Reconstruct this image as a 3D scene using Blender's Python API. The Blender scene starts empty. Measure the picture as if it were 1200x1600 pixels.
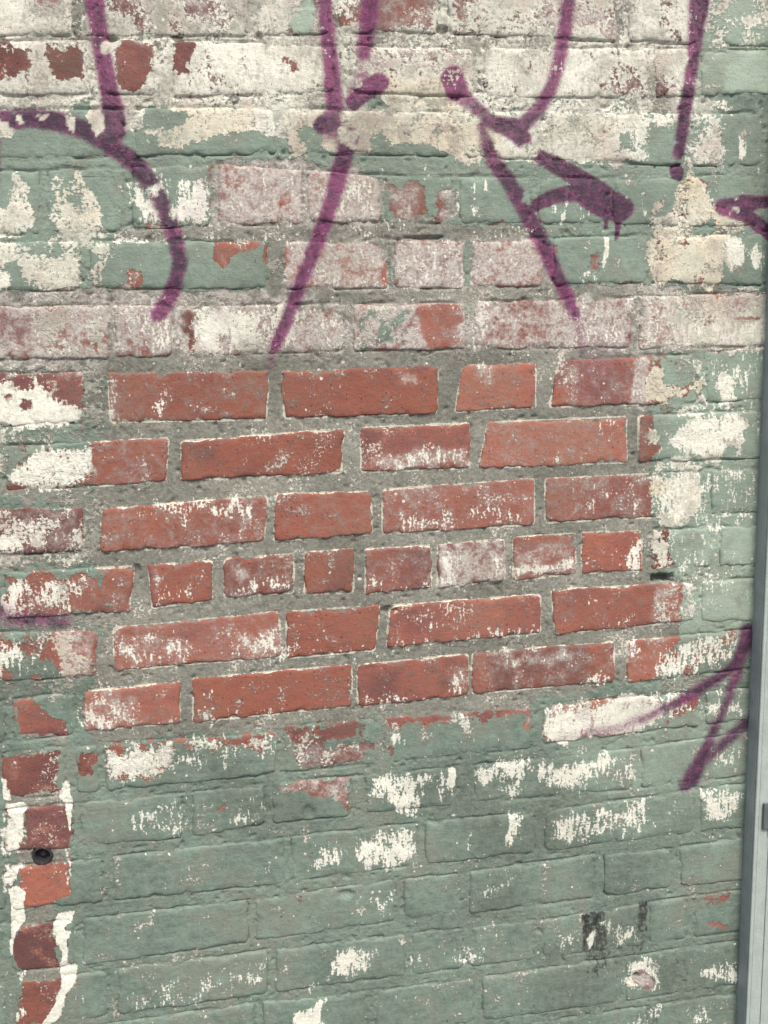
import bpy, math, random
import numpy as np
from mathutils import Matrix

random.seed(7); rng = np.random.default_rng(7)
scn = bpy.context.scene
col = scn.collection

# ------------------------------------------------------------------ camera
YAW, PIT, ROL = -0.13777701, -0.16674902, -0.03387714
FPX, CX, CY = 1290.0, 600.0, 800.0            # focal length and centre of the 1200x1600 photograph
DIST, CAMZ = 1.10, 1.50                       # metres from the wall, height of the lens
def _rz(a): c, s = math.cos(a), math.sin(a); return np.array([[c, -s, 0], [s, c, 0], [0, 0, 1.0]])
def _rx(a): c, s = math.cos(a), math.sin(a); return np.array([[1.0, 0, 0], [0, c, -s], [0, s, c]])
ROT = _rz(YAW) @ _rx(math.pi/2 + PIT) @ _rz(ROL)
cd = bpy.data.cameras.new('camera'); cam = bpy.data.objects.new('camera', cd); col.objects.link(cam)
cd.sensor_fit = 'VERTICAL'; cd.sensor_height = 24.0; cd.lens = 24.0*FPX/1600.0
cd.clip_start = 0.02; cd.clip_end = 500.0
M4 = np.eye(4); M4[:3, :3] = ROT; M4[:3, 3] = (0, -DIST, CAMZ)
cam.matrix_world = Matrix(M4.tolist())
scn.camera = cam
scn.cycles.max_bounces = 4; scn.cycles.diffuse_bounces = 1; scn.cycles.glossy_bounces = 2

# ------------------------------------------------------------------ sky, sun, exposure
SUN_EL, SUN_AZ = math.radians(56), math.radians(14)     # azimuth: a little to the right of straight out from the wall
w = bpy.data.worlds.new('World'); scn.world = w; w.use_nodes = True
nt = w.node_tree; nt.nodes.clear()
sky = nt.nodes.new('ShaderNodeTexSky'); sky.sky_type = 'NISHITA'; sky.sun_disc = False
sky.sun_elevation = SUN_EL; sky.air_density = 1.0; sky.dust_density = 4.0; sky.ozone_density = 1.0
bg = nt.nodes.new('ShaderNodeBackground'); bg.inputs[1].default_value = 0.10
wo = nt.nodes.new('ShaderNodeOutputWorld')
nt.links.new(sky.outputs[0], bg.inputs[0]); nt.links.new(bg.outputs[0], wo.inputs[0])
sd = np.array([math.sin(SUN_AZ)*math.cos(SUN_EL), -math.cos(SUN_AZ)*math.cos(SUN_EL), math.sin(SUN_EL)])  # towards the sun
sky.sun_rotation = math.atan2(sd[0], sd[1])
sl = bpy.data.lights.new('sun', 'SUN'); sl.energy = 1.4; sl.angle = math.radians(14); sl.color = (1.0, 0.955, 0.88)
so = bpy.data.objects.new('sun', sl); col.objects.link(so)
from mathutils import Vector
so.rotation_euler = Vector(sd.tolist()).to_track_quat('Z', 'Y').to_euler(); so.location = (-2, -4, 6)
scn.view_settings.view_transform = 'Standard'; scn.view_settings.look = 'None'
scn.view_settings.gamma = 1.0; scn.view_settings.use_curve_mapping = False
scn.view_settings.exposure = 0.92

# ------------------------------------------------------------------ survey: photo position <-> place on the wall plane (y = 0)
def to_wall(u, v):
    u = np.asarray(u, float); v = np.asarray(v, float)
    d = np.stack([(u-CX)/FPX, -(v-CY)/FPX, -np.ones_like(u)], -1) @ ROT.T
    k = DIST/d[..., 1]
    return d[..., 0]*k, CAMZ + d[..., 2]*k
def to_photo(X, Z):
    p = np.stack([X, np.full_like(X, DIST), Z-CAMZ], -1) @ ROT
    return CX + FPX*p[..., 0]/(-p[..., 2]), CY - FPX*p[..., 1]/(-p[..., 2])

# ------------------------------------------------------------------ numpy noise
def _h(ix, iy, seed):
    n = (ix.astype(np.int64)*374761393 + iy.astype(np.int64)*668265263 + seed*1442695041) & 0x7fffffff
    n = ((n ^ (n >> 13))*1274126177) & 0x7fffffff
    return ((n ^ (n >> 16)) & 0xffff)/32767.5 - 1.0
def vnoise(x, y, seed=0):
    xi = np.floor(x); yi = np.floor(y); fx = x-xi; fy = y-yi
    fx = fx*fx*(3-2*fx); fy = fy*fy*(3-2*fy)
    a = _h(xi, yi, seed); b = _h(xi+1, yi, seed); c = _h(xi, yi+1, seed); d = _h(xi+1, yi+1, seed)
    return (a*(1-fx)+b*fx)*(1-fy) + (c*(1-fx)+d*fx)*fy
def fbm(x, y, seed=0, o=3):
    r = 0; a = 1.0; s = 0
    for i in range(o):
        r = r + a*vnoise(x*2**i + 17.3*i, y*2**i - 9.1*i, seed+i*31); s += a; a *= 0.5
    return r/s*1.4
def sstep(a, b, x):
    t = np.clip((x-a)/(b-a), 0, 1); return t*t*(3-2*t)

# ------------------------------------------------------------------ where the paint still clings
# Each entry: the coats present on one patch of the wall (G green coat, C old cream coat, W white coat, H pale bloom in the
# brick, K black paint, T brick tone, Y yellowing of the cream, M mint tint, D grime), its outline on the wall, edge softness.
FN = 'GCWPKHTYMD'
FI = {c: i for i, c in enumerate(FN)}
OPS = []
def op(vals, pts, f=6):
    v = {}
    for tok in vals.split(): v[tok[0]] = float(tok[1:])
    n = [float(t) for t in pts.replace(',', ' ').split()]
    OPS.append((v, np.array(n).reshape(-1, 2), f))
def seg_poly_sd(px, py, P):
    d = np.full(px.shape, 1e9); s = np.zeros(px.shape, bool); n = len(P)
    for i in range(n):
        ax, ay = P[i]; bx, by = P[(i+1) % n]
        ex, ey = bx-ax, by-ay; wx, wy = px-ax, py-ay
        t = np.clip((wx*ex+wy*ey)/(ex*ex+ey*ey+1e-9), 0, 1)
        d = np.minimum(d, (wx-ex*t)**2 + (wy-ey*t)**2)
        c = ((ay <= py) & (by > py)) | ((by <= py) & (ay > py))
        xi = ax + (py-ay)/(ey if abs(ey) > 1e-9 else 1e-9)*ex
        s ^= c & (px < xi)
    d = np.sqrt(d); return np.where(s, -d, d)

# --- top: old cream coat
op('M.42', '-900 160, 1400 150, 1400 460, -900 470', 40)
op('M.55', '1010 540, 1400 530, 1400 1010, 1040 1010', 30)
op('M.34', '860 1090, 1400 1060, 1400 1400, 1000 1380', 60)
op('C.93 D.3', '-900 -900, 1092 -900, 1092 130, 1062 150, 1052 198, 1012 204, 1004 258, 850 256, 790 249, 735 251, 690 238, 640 233, 605 246, 560 238, 500 235, 450 246, 440 216, 395 209, 335 206, 318 222, 285 237, 255 229, 230 206, 195 206, 150 212, 140 170, -900 166')
op('G0 T.9 H.38', '-900 -900, 1080 -900, 1080 128, 1040 150, 800 160, 200 160, 120 155, -900 150', 8)
op('G.9 C0', '222 175, 285 172, 290 188, 255 214, 225 205', 4)
op('G.95 C.45 M.7', '1094 -300, 1500 -300, 1500 80, 1096 78', 8)
op('G1 C0 M1', '1094 82, 1500 80, 1500 149, 1090 147', 3)
op('G1 C.2 M1', '448 4, 490 4, 488 52, 468 56, 450 45', 8)
op('C.72 G.9', '1060 152, 1130 155, 1150 172, 1118 182, 1140 200, 1128 262, 1070 262, 1062 200', 8)
op('W.9', '1143 240, 1150 222, 1158 200, 1166 215, 1160 246', 3)
op('W.9', '-40 -40, 44 -40, 40 32, 15 36, -40 34', 8)
op('W.72', '306 72, 400 70, 425 75, 500 78, 508 130, 480 142, 430 130, 320 122', 12)
op('W.62', '758 78, 812 80, 815 140, 770 142, 756 120', 12)
op('W.58', '868 90, 935 92, 932 150, 880 150', 14)
op('C.6 D.6 H.8', '540 80, 738 80, 738 112, 545 118', 10)
op('C.5 H.75 D.5', '600 80, 735 84, 730 104, 610 104', 8)
op('D.75 C.7', '560 50, 780 50, 770 74, 560 74', 8)
op('D.8 C.7', '940 100, 1005 95, 1015 165, 985 170, 950 150', 12)
op('D.8 C.75', '960 0, 985 0, 985 60, 960 60', 8)
op('D.6', '840 55, 1080 60, 1080 80, 840 82', 8)
op('D.75 C.62', '112 -20, 136 -20, 132 60, 114 60', 6)
op('C.66 D.8 T.95', '136 -40, 400 -40, 390 58, 140 60', 14)
op('C.62 H.8 D.5', '830 -40, 962 -40, 962 50, 835 55', 14)
op('G0 C.08 W0 T.8 H.08', '-60 68, 44 70, 46 102, 26 118, 8 124, -60 120', 5)
op('G0 C.05 W0 T.78 H.08', '70 78, 118 70, 136 92, 134 126, 112 122, 84 126, 70 104', 5)
op('G0 C0 W0 T.72 H.08', '177 74, 236 71, 241 112, 224 128, 214 139, 188 141, 180 110', 4)
op('G0 C0 W0 T.85 H.08', '275 67, 304 68, 299 90, 301 112, 279 113', 3)
op('C.52 T.8 H.08', '0 68, 136 68, 136 78, 0 78', 4)
op('G0 C.12 W0 T.75 H.35', '546 -40, 682 -40, 682 38, 640 46, 546 46', 10)
op('G0 C.1 T.5 H.08', '522 32, 552 32, 552 48, 522 48', 5)
op('G0 C0 W0 T.35 H.08', '449 96, 470 92, 470 104, 462 118, 458 106', 3)
op('C.45 T.8', '704 -20, 728 -20, 722 42, 708 40', 6)
op('C.4 T.7', '50 -20, 92 -20, 86 6, 56 6', 5)
op('Y.7', '250 170, 392 166, 392 240, 250 240', 14)
op('Y.75 H.7', '450 178, 780 178, 785 250, 450 250', 14)
op('C.45 H.6 T.4', '452 198, 505 196, 500 242, 452 242', 8)
op('C.5 H.5 T.4', '565 205, 612 210, 612 242, 570 236', 8)
op('Y.8 C.95', '600 120, 720 120, 715 172, 610 172', 14)
op('G1 C0', '586 148, 600 158, 612 176, 565 176', 3)
op('C.55 H.85 D.3 T.3', '1083 182, 1111 182, 1110 246, 1084 242', 4)
op('C.95 G0 Y.35', '870 182, 1002 180, 990 212, 900 225, 860 215', 10)
op('G.9 C.2', '962 216, 990 212, 988 250, 966 238', 4)
op('C.35 D.8 G.3', '1010 110, 1040 110, 1035 180, 1015 178', 7)
# --- third course down, left: green with cream flakes
op('C.8 Y.25', '-60 330, 4 332, 20 274, 31 269, 42 290, 36 312, 55 345, 30 376, -60 382', 4)
op('C.8 Y.5', '72 345, 70 318, 76 292, 88 268, 106 278, 132 274, 148 304, 163 342, 158 366, 130 378, 96 362', 4)
op('G.85 C.4', '96 310, 124 312, 126 324, 100 320', 3)
op('C.6 Y.2', '-60 384, 60 374, 150 370, 168 384, 166 440, 130 454, -60 456', 8)
op('C.9', '62 402, 120 396, 122 446, 72 454, 60 432', 6)
op('G.95 C.1', '16 405, 40 420, 46 440, 14 452', 5)
op('G.95 C.05', '126 392, 145 398, 142 440, 130 436', 4)
op('W.92 C.9', '-40 420, 14 420, 15 446, -40 446', 4)
# --- pink-white patches
op('W.66 H1', '200 277, 230 274, 262 276, 260 300, 268 345, 240 362, 222 346, 206 312', 5)
op('W.74 H1', '282 278, 326 276, 329 350, 292 353, 274 338', 4)
op('G0 C.15 H.95 D.4 W.16 T.6', '330 254, 440 246, 560 262, 600 276, 598 350, 600 374, 340 374, 330 340', 8)
op('W.42 H1', '484 284, 590 284, 590 344, 486 344', 10)
op('G0 C0 H0 W0 D0 T.2', '442 304, 452 312, 443 324, 434 314', 3)
op('G0 C.05 T.6 H.45', '604 286, 658 290, 662 342, 640 348, 612 346', 6)
op('G0 C.05 T.6 H.6', '678 300, 702 292, 708 320, 712 345, 680 346', 6)
op('W.7 H.9', '690 292, 705 294, 703 304, 690 302', 3)
op('W.55', '655 262, 668 262, 668 280, 655 280', 3)
# mortar laid bare
op('G.1 C.2 D.5 H.3 W.2', '165 356, 600 349, 840 353, 840 373, 600 376, 440 379, 172 379', 5)
op('G0 C.05 D.8 H.1', '600 352, 720 350, 820 354, 820 372, 600 374', 5)
op('W.62', '176 374, 410 372, 410 380, 180 382', 3)
# fourth course
op('G0 C.1 T.5 H.3', '332 384, 352 375, 404 380, 398 390, 372 394, 350 410, 338 418, 328 402', 5)
op('G0 C.1 T.5 H.4', '195 430, 216 428, 218 448, 198 452', 5)
op('G.15 C.3 D.6', '412 378, 446 376, 446 455, 412 452', 6)
op('G0 C.05 T.6 H.74 W.14', '444 374, 608 372, 608 452, 444 452', 4)
op('W.55 H.8', '480 436, 560 430, 600 436, 600 452, 480 452', 8)
op('H.95 W.26', '446 380, 490 380, 500 420, 450 440', 12)
op('G0 C.0 T.25 H.1', '594 428, 604 408, 605 448, 596 450', 2)
op('G0 C.1 T.7 H1 W.3', '614 374, 726 374, 726 452, 614 452', 4)
op('G0 C.1 T.55 H.9 W.1', '736 374, 850 374, 850 450, 736 450', 4)
op('G.75 T.5 C.1 H.5', '868 395, 880 390, 885 405, 872 410', 4)
op('G.42 T.5 H.4', '922 404, 942 400, 944 420, 925 422', 5)
op('W.78', '943 372, 951 372, 951 400, 944 436, 940 420', 2)
op('W.62', '910 432, 936 426, 940 438, 915 440', 4)
op('G0 C.2 D.6 H.4', '845 378, 866 378, 868 448, 846 448', 5)
# right column
op('C.93 Y.7 G.3', '1014 378, 1020 372, 1050 340, 1060 290, 1076 274, 1106 290, 1116 318, 1160 344, 1164 362, 1122 382, 1126 436, 1112 462, 1060 446, 1014 446', 4)
op('Y1', '1058 285, 1078 276, 1090 300, 1060 320', 8)
op('Y.1 C1', '1035 345, 1060 322, 1064 366, 1016 366', 6)
op('G.9 C.15', '1084 352, 1110 344, 1118 362, 1090 372', 4)
op('W.95 C.9', '1124 382, 1136 372, 1162 376, 1161 398, 1160 418, 1140 424, 1128 404', 3)
op('W.9', '1170 402, 1178 396, 1192 402, 1188 422, 1174 418', 3)
op('W.8', '1176 380, 1184 382, 1182 394, 1174 390', 3)
op('C.6 H.7 T.4 G.2', '1020 318, 1040 302, 1038 320, 1022 345', 4)
op('C.7', '1154 446, 1230 452, 1230 484, 1158 476', 6)
# --- fifth course: bloomed brick
op('G0 C.3 H.9 D.5 W.08 T.7', '-900 458, 170 454, 440 450, 850 446, 1000 441, 1060 457, 1230 458, 1230 546, 1040 551, 1000 560, 600 577, 150 582, -900 590', 6)
op('H.62 C.2 T.85', '-300 484, 60 482, 90 520, 40 556, -300 560', 16)
op('H.85 C.42 D.6', '60 482, 168 480, 168 558, 60 558', 14)
op('H.95 W.34', '182 482, 266 482, 266 552, 184 552', 8)
op('H0 W0 C0 D.3 T.8', '285 484, 300 488, 298 512, 304 548, 291 545, 284 515', 4)
op('W.86 C.9', '302 484, 400 483, 398 530, 360 545, 312 545, 304 512', 7)
op('W.35 H.7 T.75 C.1', '336 520, 356 518, 358 548, 340 550', 5)
op('W.7', '400 482, 470 480, 508 488, 498 520, 450 540, 402 530', 9)
op('H.9 W.35', '470 484, 534 482, 534 540, 450 546', 10)
op('G.5 C.3 H.9', '556 482, 642 480, 646 505, 632 545, 560 545', 9)
op('G0 C.05 W.08 H.22 T.42', '640 480, 716 476, 725 510, 722 541, 665 546, 648 515', 6)
op('H.8 W.12 T.5 C.1', '744 470, 985 466, 985 543, 745 545', 6)
op('H.58', '780 476, 868 474, 850 530, 760 536', 12)
op('W.55 H1', '744 472, 765 470, 770 500, 756 542, 744 542', 6)
op('W.36 H.95', '870 476, 960 472, 970 536, 880 536', 12)
op('H.95 W.35 C.5 T.5', '1000 466, 1072 462, 1066 540, 1002 544', 8)
op('C.96 H.9 W.5 Y.3', '1070 500, 1190 490, 1240 490, 1240 540, 1066 540', 8)
op('C.75 Y.6 D.6', '1066 464, 1140 462, 1135 500, 1075 500', 8)
op('C0 W0 H.2 T.7', '1144 496, 1190 494, 1190 500, 1146 502', 2)
op('D.95 C.15 H.2', '170 556, 480 548, 1000 546, 1000 562, 600 578, 160 582', 6)
op('D.9 C.15 H.15', '500 455, 600 452, 840 450, 990 446, 990 466, 740 472, 500 474', 6)
op('D.9 C.2', '984 462, 1002 460, 1000 550, 986 548', 4)
# --- the bare red panel
op('G0 C0 W0 H0 D.45 Y0', '162 582, 600 575, 860 557, 1012 556, 1018 600, 1016 660, 1018 720, 1012 745, 1014 808, 1016 830, 1014 900, 1060 908, 1064 970, 1034 1062, 850 1086, 828 1102, 600 1118, 440 1137, 170 1157, 138 1152, 132 1080, 155 1060, 158 980, 160 900, 5 900, 4 962, 60 960, 170 955, 150 900, 132 890, 134 760, 138 690, 160 670', 5)
op('T.28', '168 580, 420 575, 418 660, 170 662', 4)
op('T.15', '438 578, 690 570, 690 650, 440 655', 4)
op('T.28', '700 570, 838 562, 838 640, 705 645', 4)
op('T.62', '884 566, 990 558, 988 634, 925 636, 896 600', 14)
op('T.2', '858 600, 890 600, 900 640, 858 640', 10)
op('T.42', '135 685, 265 680, 262 756, 140 760', 4)
op('T.2', '284 690, 540 668, 535 740, 284 752', 4)
op('T.7', '284 690, 345 684, 350 720, 300 730', 14)
op('T.66', '564 668, 736 660, 734 735, 564 740', 4)
op('T.08', '746 658, 980 648, 978 724, 746 734', 4)
op('T.9', '-300 795, 130 790, 130 866, -300 870', 4)
op('T.36', '155 794, 420 772, 418 848, 155 864', 4)
op('T.14', '426 772, 582 766, 582 835, 426 846', 4)
op('T.3', '596 764, 836 748, 836 820, 596 836', 4)
op('T.38', '850 746, 1016 740, 1016 810, 850 818', 4)
op('T.3', '5 895, 206 884, 206 958, 5 966', 4)
op('T.26', '232 884, 332 876, 332 938, 232 952', 4)
op('T.5', '350 874, 460 866, 458 926, 350 934', 4)
op('T.12', '474 864, 505 860, 505 928, 474 928', 6)
op('T.7', '508 860, 552 858, 552 926, 508 928', 6)
op('T.55', '570 858, 674 852, 674 920, 570 930', 4)
op('T.6 H.55', '682 850, 788 842, 788 906, 682 920', 4)
op('T.3', '800 840, 900 832, 900 898, 800 908', 4)
op('T.36', '908 832, 1004 828, 1004 892, 908 896', 4)
op('T.42', '176 980, 440 955, 440 1028, 176 1048', 4)
op('T.32', '446 955, 594 944, 588 1016, 446 1030', 4)
op('T.4', '602 944, 846 926, 846 990, 602 1014', 4)
op('T.42', '860 922, 1064 910, 1064 972, 860 992', 4)
op('T.48', '130 1080, 282 1064, 282 1130, 130 1144', 4)
op('T.18', '300 1060, 550 1036, 548 1102, 300 1130', 4)
op('T.42', '556 1040, 732 1020, 732 1088, 556 1106', 4)
op('T.78', '575 1055, 615 1050, 620 1085, 580 1095', 12)
op('T.75', '675 1040, 728 1030, 728 1075, 685 1080', 12)
op('T.65', '736 1020, 925 1004, 920 1066, 736 1084', 8)
op('T.15', '740 1020, 760 1020, 760 1082, 740 1084', 8)
op('T.18', '926 1004, 960 1000, 958 1064, 930 1066', 4)
op('T.16', '978 1000, 1046 994, 1030 1062, 978 1068', 4)
# blooms, scraped spots and drips on the red bricks
op('W.5', '243 588, 260 588, 262 620, 258 655, 242 655', 6)
op('W.4 H.4', '168 588, 184 590, 184 655, 170 655', 6)
op('W.56', '303 630, 316 627, 314 646, 306 644', 4)
op('D1 H.6 W.25', '625 580, 656 578, 654 600, 628 598', 5)
op('D1 H.55 W.35', '735 572, 790 568, 784 600, 746 600', 7)
op('H.5 W.3 D.8', '888 572, 912 580, 905 596, 886 592', 5)
op('W.4', '935 615, 952 600, 948 625, 938 632', 4)
op('H.85 T.1', '988 560, 1010 560, 1012 634, 990 632', 3)
op('W.5 H.8', '988 612, 1004 612, 1004 634, 990 634', 5)
op('W.40 H.6', '582 716, 640 708, 735 698, 736 724, 640 734, 592 736', 8)
op('W.46', '660 700, 690 696, 688 718, 664 718', 6)
op('W.42', '935 656, 972 660, 968 682, 932 680', 6)
op('W.45 D.8', '862 712, 882 706, 884 724, 862 724', 5)
op('W.45 D.6', '900 712, 935 706, 938 722, 905 722', 5)
op('W.55', '240 788, 330 778, 402 778, 400 794, 350 800, 300 800, 246 802', 6)
op('W.55', '284 800, 292 800, 292 842, 286 842', 3)
op('W.44 H.4', '190 800, 240 792, 240 812, 200 815', 7)
op('W.5', '622 806, 650 800, 690 806, 690 824, 625 828', 7)
op('W.44 H.3', '690 796, 835 785, 835 808, 700 822', 8)
op('W.45', '700 766, 750 760, 740 775, 700 778', 6)
op('W.56', '958 758, 966 758, 966 802, 958 800', 3)
op('W.58', '986 746, 994 746, 994 804, 987 800', 3)
op('W.42', '910 770, 950 765, 950 800, 910 805', 8)
op('W.46', '240 926, 300 918, 302 938, 244 946', 6)
op('W.56 H.5', '232 890, 246 888, 246 930, 236 934', 4)
op('H.9 W.2', '368 882, 386 882, 390 905, 375 912, 366 900', 4)
op('W.48', '380 910, 456 900, 456 926, 370 930', 6)
op('W.52', '580 910, 600 918, 640 905, 670 905, 672 918, 580 928', 5)
op('W.58 H.8', '684 852, 712 850, 714 910, 686 916', 7)
op('W.6 H.8', '762 872, 788 864, 787 905, 740 912, 745 900, 770 895', 5)
op('W.8 H.9', '805 888, 850 884, 894 878, 897 896, 840 902, 808 908', 5)
op('H.5', '804 860, 896 850, 896 880, 806 888', 10)
op('W.68', '976 856, 990 850, 1000 852, 1001 888, 984 890', 4)
op('W.55', '952 862, 964 858, 964 882, 954 884', 4)
op('W.4 H.35', '185 1000, 300 985, 300 1040, 185 1046', 12)
op('W.55', '260 985, 275 982, 272 1010, 262 1012', 4)
op('W.48 H.6', '360 985, 430 978, 436 1022, 370 1030', 9)
op('W.46', '420 1040, 460 1000, 500 1015, 540 1008, 540 1020, 448 1030', 6)
op('W.42 H.2', '650 945, 760 938, 720 985, 665 985', 10)
op('W.5', '610 1000, 700 992, 840 980, 840 990, 610 1012', 5)
op('W.56', '912 926, 928 924, 924 948, 920 950', 3)
op('W.42', '955 960, 1000 950, 1000 978, 955 980', 7)
op('W.6', '906 982, 918 978, 920 986, 906 988', 3)
op('W.52 H.5', '130 1092, 168 1092, 168 1140, 136 1146', 8)
op('W.45 H.5', '165 1085, 215 1090, 225 1130, 165 1138', 10)
op('W.6', '262 1112, 278 1106, 278 1124, 264 1126', 4)
op('W.6', '308 1110, 335 1104, 334 1122, 308 1126', 4)
op('W.58', '326 1066, 334 1066, 332 1096, 326 1096', 2)
op('W.5', '355 1100, 362 1100, 362 1124, 355 1124', 2)
op('W.42', '360 1108, 440 1096, 440 1112, 360 1122', 6)
op('W.64', '604 1070, 618 1068, 620 1080, 606 1082', 4)
op('W.5', '570 1095, 650 1085, 728 1076, 728 1086, 570 1106', 5)
op('W.45 H.45', '700 1050, 730 1040, 730 1080, 705 1080', 7)
op('H.5 W.3', '760 1020, 900 1010, 890 1040, 770 1050', 14)
op('W.56', '908 1056, 925 1045, 950 1060, 950 1068, 910 1070', 5)
op('W.7', '986 1000, 1000 1000, 996 1016, 988 1016', 4)
# --- left edge of the panel
op('G0 C.15 T.8 D.4', '-300 582, 130 582, 132 664, -300 668', 4)
op('W.84 C.8', '-300 602, 10 600, 40 602, 58 590, 64 606, 80 616, 108 622, 126 640, 114 656, 60 664, 28 668, -300 664', 4)
op('W.1 C0 T.8', '6 616, 20 614, 20 624, 8 624', 2)
op('W.15 C.1 T.8', '34 622, 50 620, 48 636, 36 638', 3)
op('C.45 G.35 D.7', '130 584, 164 582, 164 668, 130 668', 7)
op('G.72 C.4', '-300 666, 160 662, 140 692, -300 700', 6)
op('W.8 C.6 G.5', '12 746, 22 716, 60 706, 132 699, 141 715, 140 752, 80 766, 40 764, 18 756', 5)
op('G.7 C.4', '-300 705, 10 700, 10 770, -300 772', 6)
op('C.46 G.42 D.7', '-300 762, 150 756, 150 792, -300 796', 8)
op('G0 C.3 T.9 H.3 W.15', '-300 798, 128 793, 130 862, -300 868', 4)
op('W.9', '-300 838, 34 840, 28 856, 14 866, -300 870', 6)
op('C.45 W.3', '8 806, 70 810, 70 845, 8 840', 10)
op('C.66 G.3 D.6', '-300 870, 130 862, 134 884, 30 892, -300 894', 7)
op('C.4 G.4 D.8', '130 780, 158 780, 158 880, 132 885', 6)
op('W.5 C.3', '28 906, 130 900, 140 930, 100 950, 36 952', 10)
op('W.95', '8 912, 18 900, 32 902, 30 948, 22 960, 6 964', 5)
op('G.45 C.3 D.8', '-300 966, 180 958, 170 984, -300 992', 6)
op('G.6 C.25', '-300 990, 152 984, 156 1064, -300 1076', 6)
op('W.72', '-300 1000, 10 998, 40 996, 34 1018, 18 1034, 10 1060, -300 1060', 6)
op('W.45', '36 1000, 80 1000, 70 1036, 40 1040', 8)
op('C.56 G.12 Y.45 H.6', '84 996, 120 992, 150 1004, 152 1062, 100 1062', 9)
op('G0 C.05 W.1 T.35', '115 994, 146 994, 151 1010, 148 1040, 138 1028, 118 1012', 4)
op('G.66 C.3 D.6', '-300 1064, 150 1060, 130 1092, -300 1100', 8)
op('G0 C0 W0 T.6 D.3', '28 1096, 48 1093, 62 1108, 84 1118, 115 1124, 113 1140, 102 1152, 60 1157, 34 1154, 26 1125', 4)
op('G0 C0 T.55', '123 1172, 150 1168, 150 1182, 142 1190, 140 1212, 126 1212', 3)
# --- right edge of the panel
op('C.72 Y.8 G.4', '1010 560, 1032 560, 1040 600, 1088 592, 1100 600, 1070 640, 1012 640', 7)
op('G.85 C.2', '1036 556, 1082 552, 1078 585, 1046 600, 1034 580', 5)
op('G.9 C.1', '1042 618, 1078 612, 1080 632, 1045 636', 4)
op('W.84 C.8', '1114 602, 1118 584, 1130 578, 1142 586, 1156 582, 1162 598, 1152 616, 1140 630, 1130 620, 1118 618', 3)
op('C.94 Y.1', '1062 640, 1082 622, 1092 606, 1102 616, 1116 634, 1112 642, 1064 646', 4)
op('C.9', '1080 570, 1088 566, 1090 598, 1100 600, 1098 580, 1086 588', 3)
op('G0 C.15 T.45', '998 656, 1014 652, 1020 664, 1018 712, 1000 716', 4)
op('C.6 Y.5', '1014 655, 1024 655, 1030 712, 1020 720, 1016 690', 4)
op('W.84 C.8', '1040 676, 1056 684, 1066 662, 1084 652, 1112 650, 1128 656, 1150 648, 1163 662, 1162 690, 1150 704, 1138 694, 1126 714, 1098 716, 1060 708, 1046 694', 4)
op('C.78 Y.1', '1018 720, 1060 716, 1130 712, 1134 730, 1080 736, 1020 738', 5)
op('W.85', '1176 664, 1186 662, 1186 680, 1178 682', 3)
op('C.8 W.62 Y.4', '1012 745, 1060 742, 1098 742, 1094 772, 1096 800, 1062 816, 1014 806', 7)
op('Y1 C.6 W.3', '1010 745, 1030 745, 1034 800, 1014 806', 6)
op('W.88', '1108 752, 1124 738, 1160 734, 1162 756, 1150 782, 1136 798, 1130 780, 1118 796, 1108 794, 1114 770', 4)
op('W.8', '1172 738, 1182 736, 1184 760, 1176 764', 3)
op('W.82', '1164 772, 1182 766, 1184 782, 1170 780', 3)
op('C.8', '1018 810, 1080 806, 1086 820, 1020 824', 5)
op('W.92', '1103 812, 1118 806, 1130 812, 1118 824, 1104 820', 3)
op('G0 C.52 T.55 Y.3', '1016 832, 1046 830, 1046 892, 1018 894', 5)
op('M.75', '1046 826, 1230 815, 1230 1000, 1150 985, 1060 980, 1062 910', 16)
op('W.62', '1048 832, 1060 828, 1056 864, 1050 862', 4)
op('W.6', '1050 885, 1072 876, 1068 900, 1052 898', 5)
op('W.92', '1102 876, 1110 874, 1114 896, 1106 914, 1094 922, 1102 900', 3)
op('W.6', '1080 850, 1095 836, 1098 850, 1086 856', 4)
op('C.44 H.4', '1012 915, 1062 908, 1064 970, 1014 978', 7)
op('C.6 D.4', '1062 912, 1086 912, 1084 972, 1064 974', 8)
op('M.5 D.7 C.3', '980 1066, 1040 1060, 1180 978, 1230 975, 1230 995, 1060 1000, 1040 1070, 990 1085', 8)
op('W.6 G.6 D.5', '1036 1004, 1080 994, 1155 984, 1152 1028, 1090 1048, 1026 1058', 5)
op('W.72', '1036 1018, 1070 1006, 1066 1050, 1028 1058', 8)
op('G.5 D.7 C.35 M.6', '1030 1062, 1160 1040, 1160 1064, 1040 1090', 8)
# --- first course below the panel
op('G.0 C.3 W.8 H.95 T.45', '850 1102, 1034 1086, 1036 1122, 1000 1138, 950 1150, 880 1160, 852 1158', 4)
op('W.4 H.5 T.4', '852 1100, 965 1090, 960 1104, 856 1116', 4)
op('W.55 G.5', '1034 1086, 1100 1080, 1098 1110, 1040 1134', 8)
op('M.5', '850 1160, 1170 1080, 1170 1240, 960 1240', 30)
op('W.5', '1100 1090, 1160 1070, 1160 1110, 1110 1126', 8)
op('C.72 W.6 G.4', '170 1166, 266 1160, 272 1196, 240 1206, 200 1216, 173 1216', 6)
op('C.6 W.45 G.6', '280 1156, 426 1146, 432 1174, 360 1172, 286 1170', 8)
op('G.2 T.6 C.2', '170 1160, 430 1143, 430 1150, 170 1166', 3)
op('G.25 T.65 C.1', '443 1140, 550 1126, 586 1122, 560 1134, 548 1150, 520 1160, 480 1166, 452 1178, 446 1158', 11)
op('G.4 T.65 C.3 H.4', '452 1164, 545 1160, 590 1150, 620 1130, 560 1188, 520 1196, 466 1200', 8)
op('G.1 T.6', '520 1176, 560 1172, 556 1194, 524 1196', 5)
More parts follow.
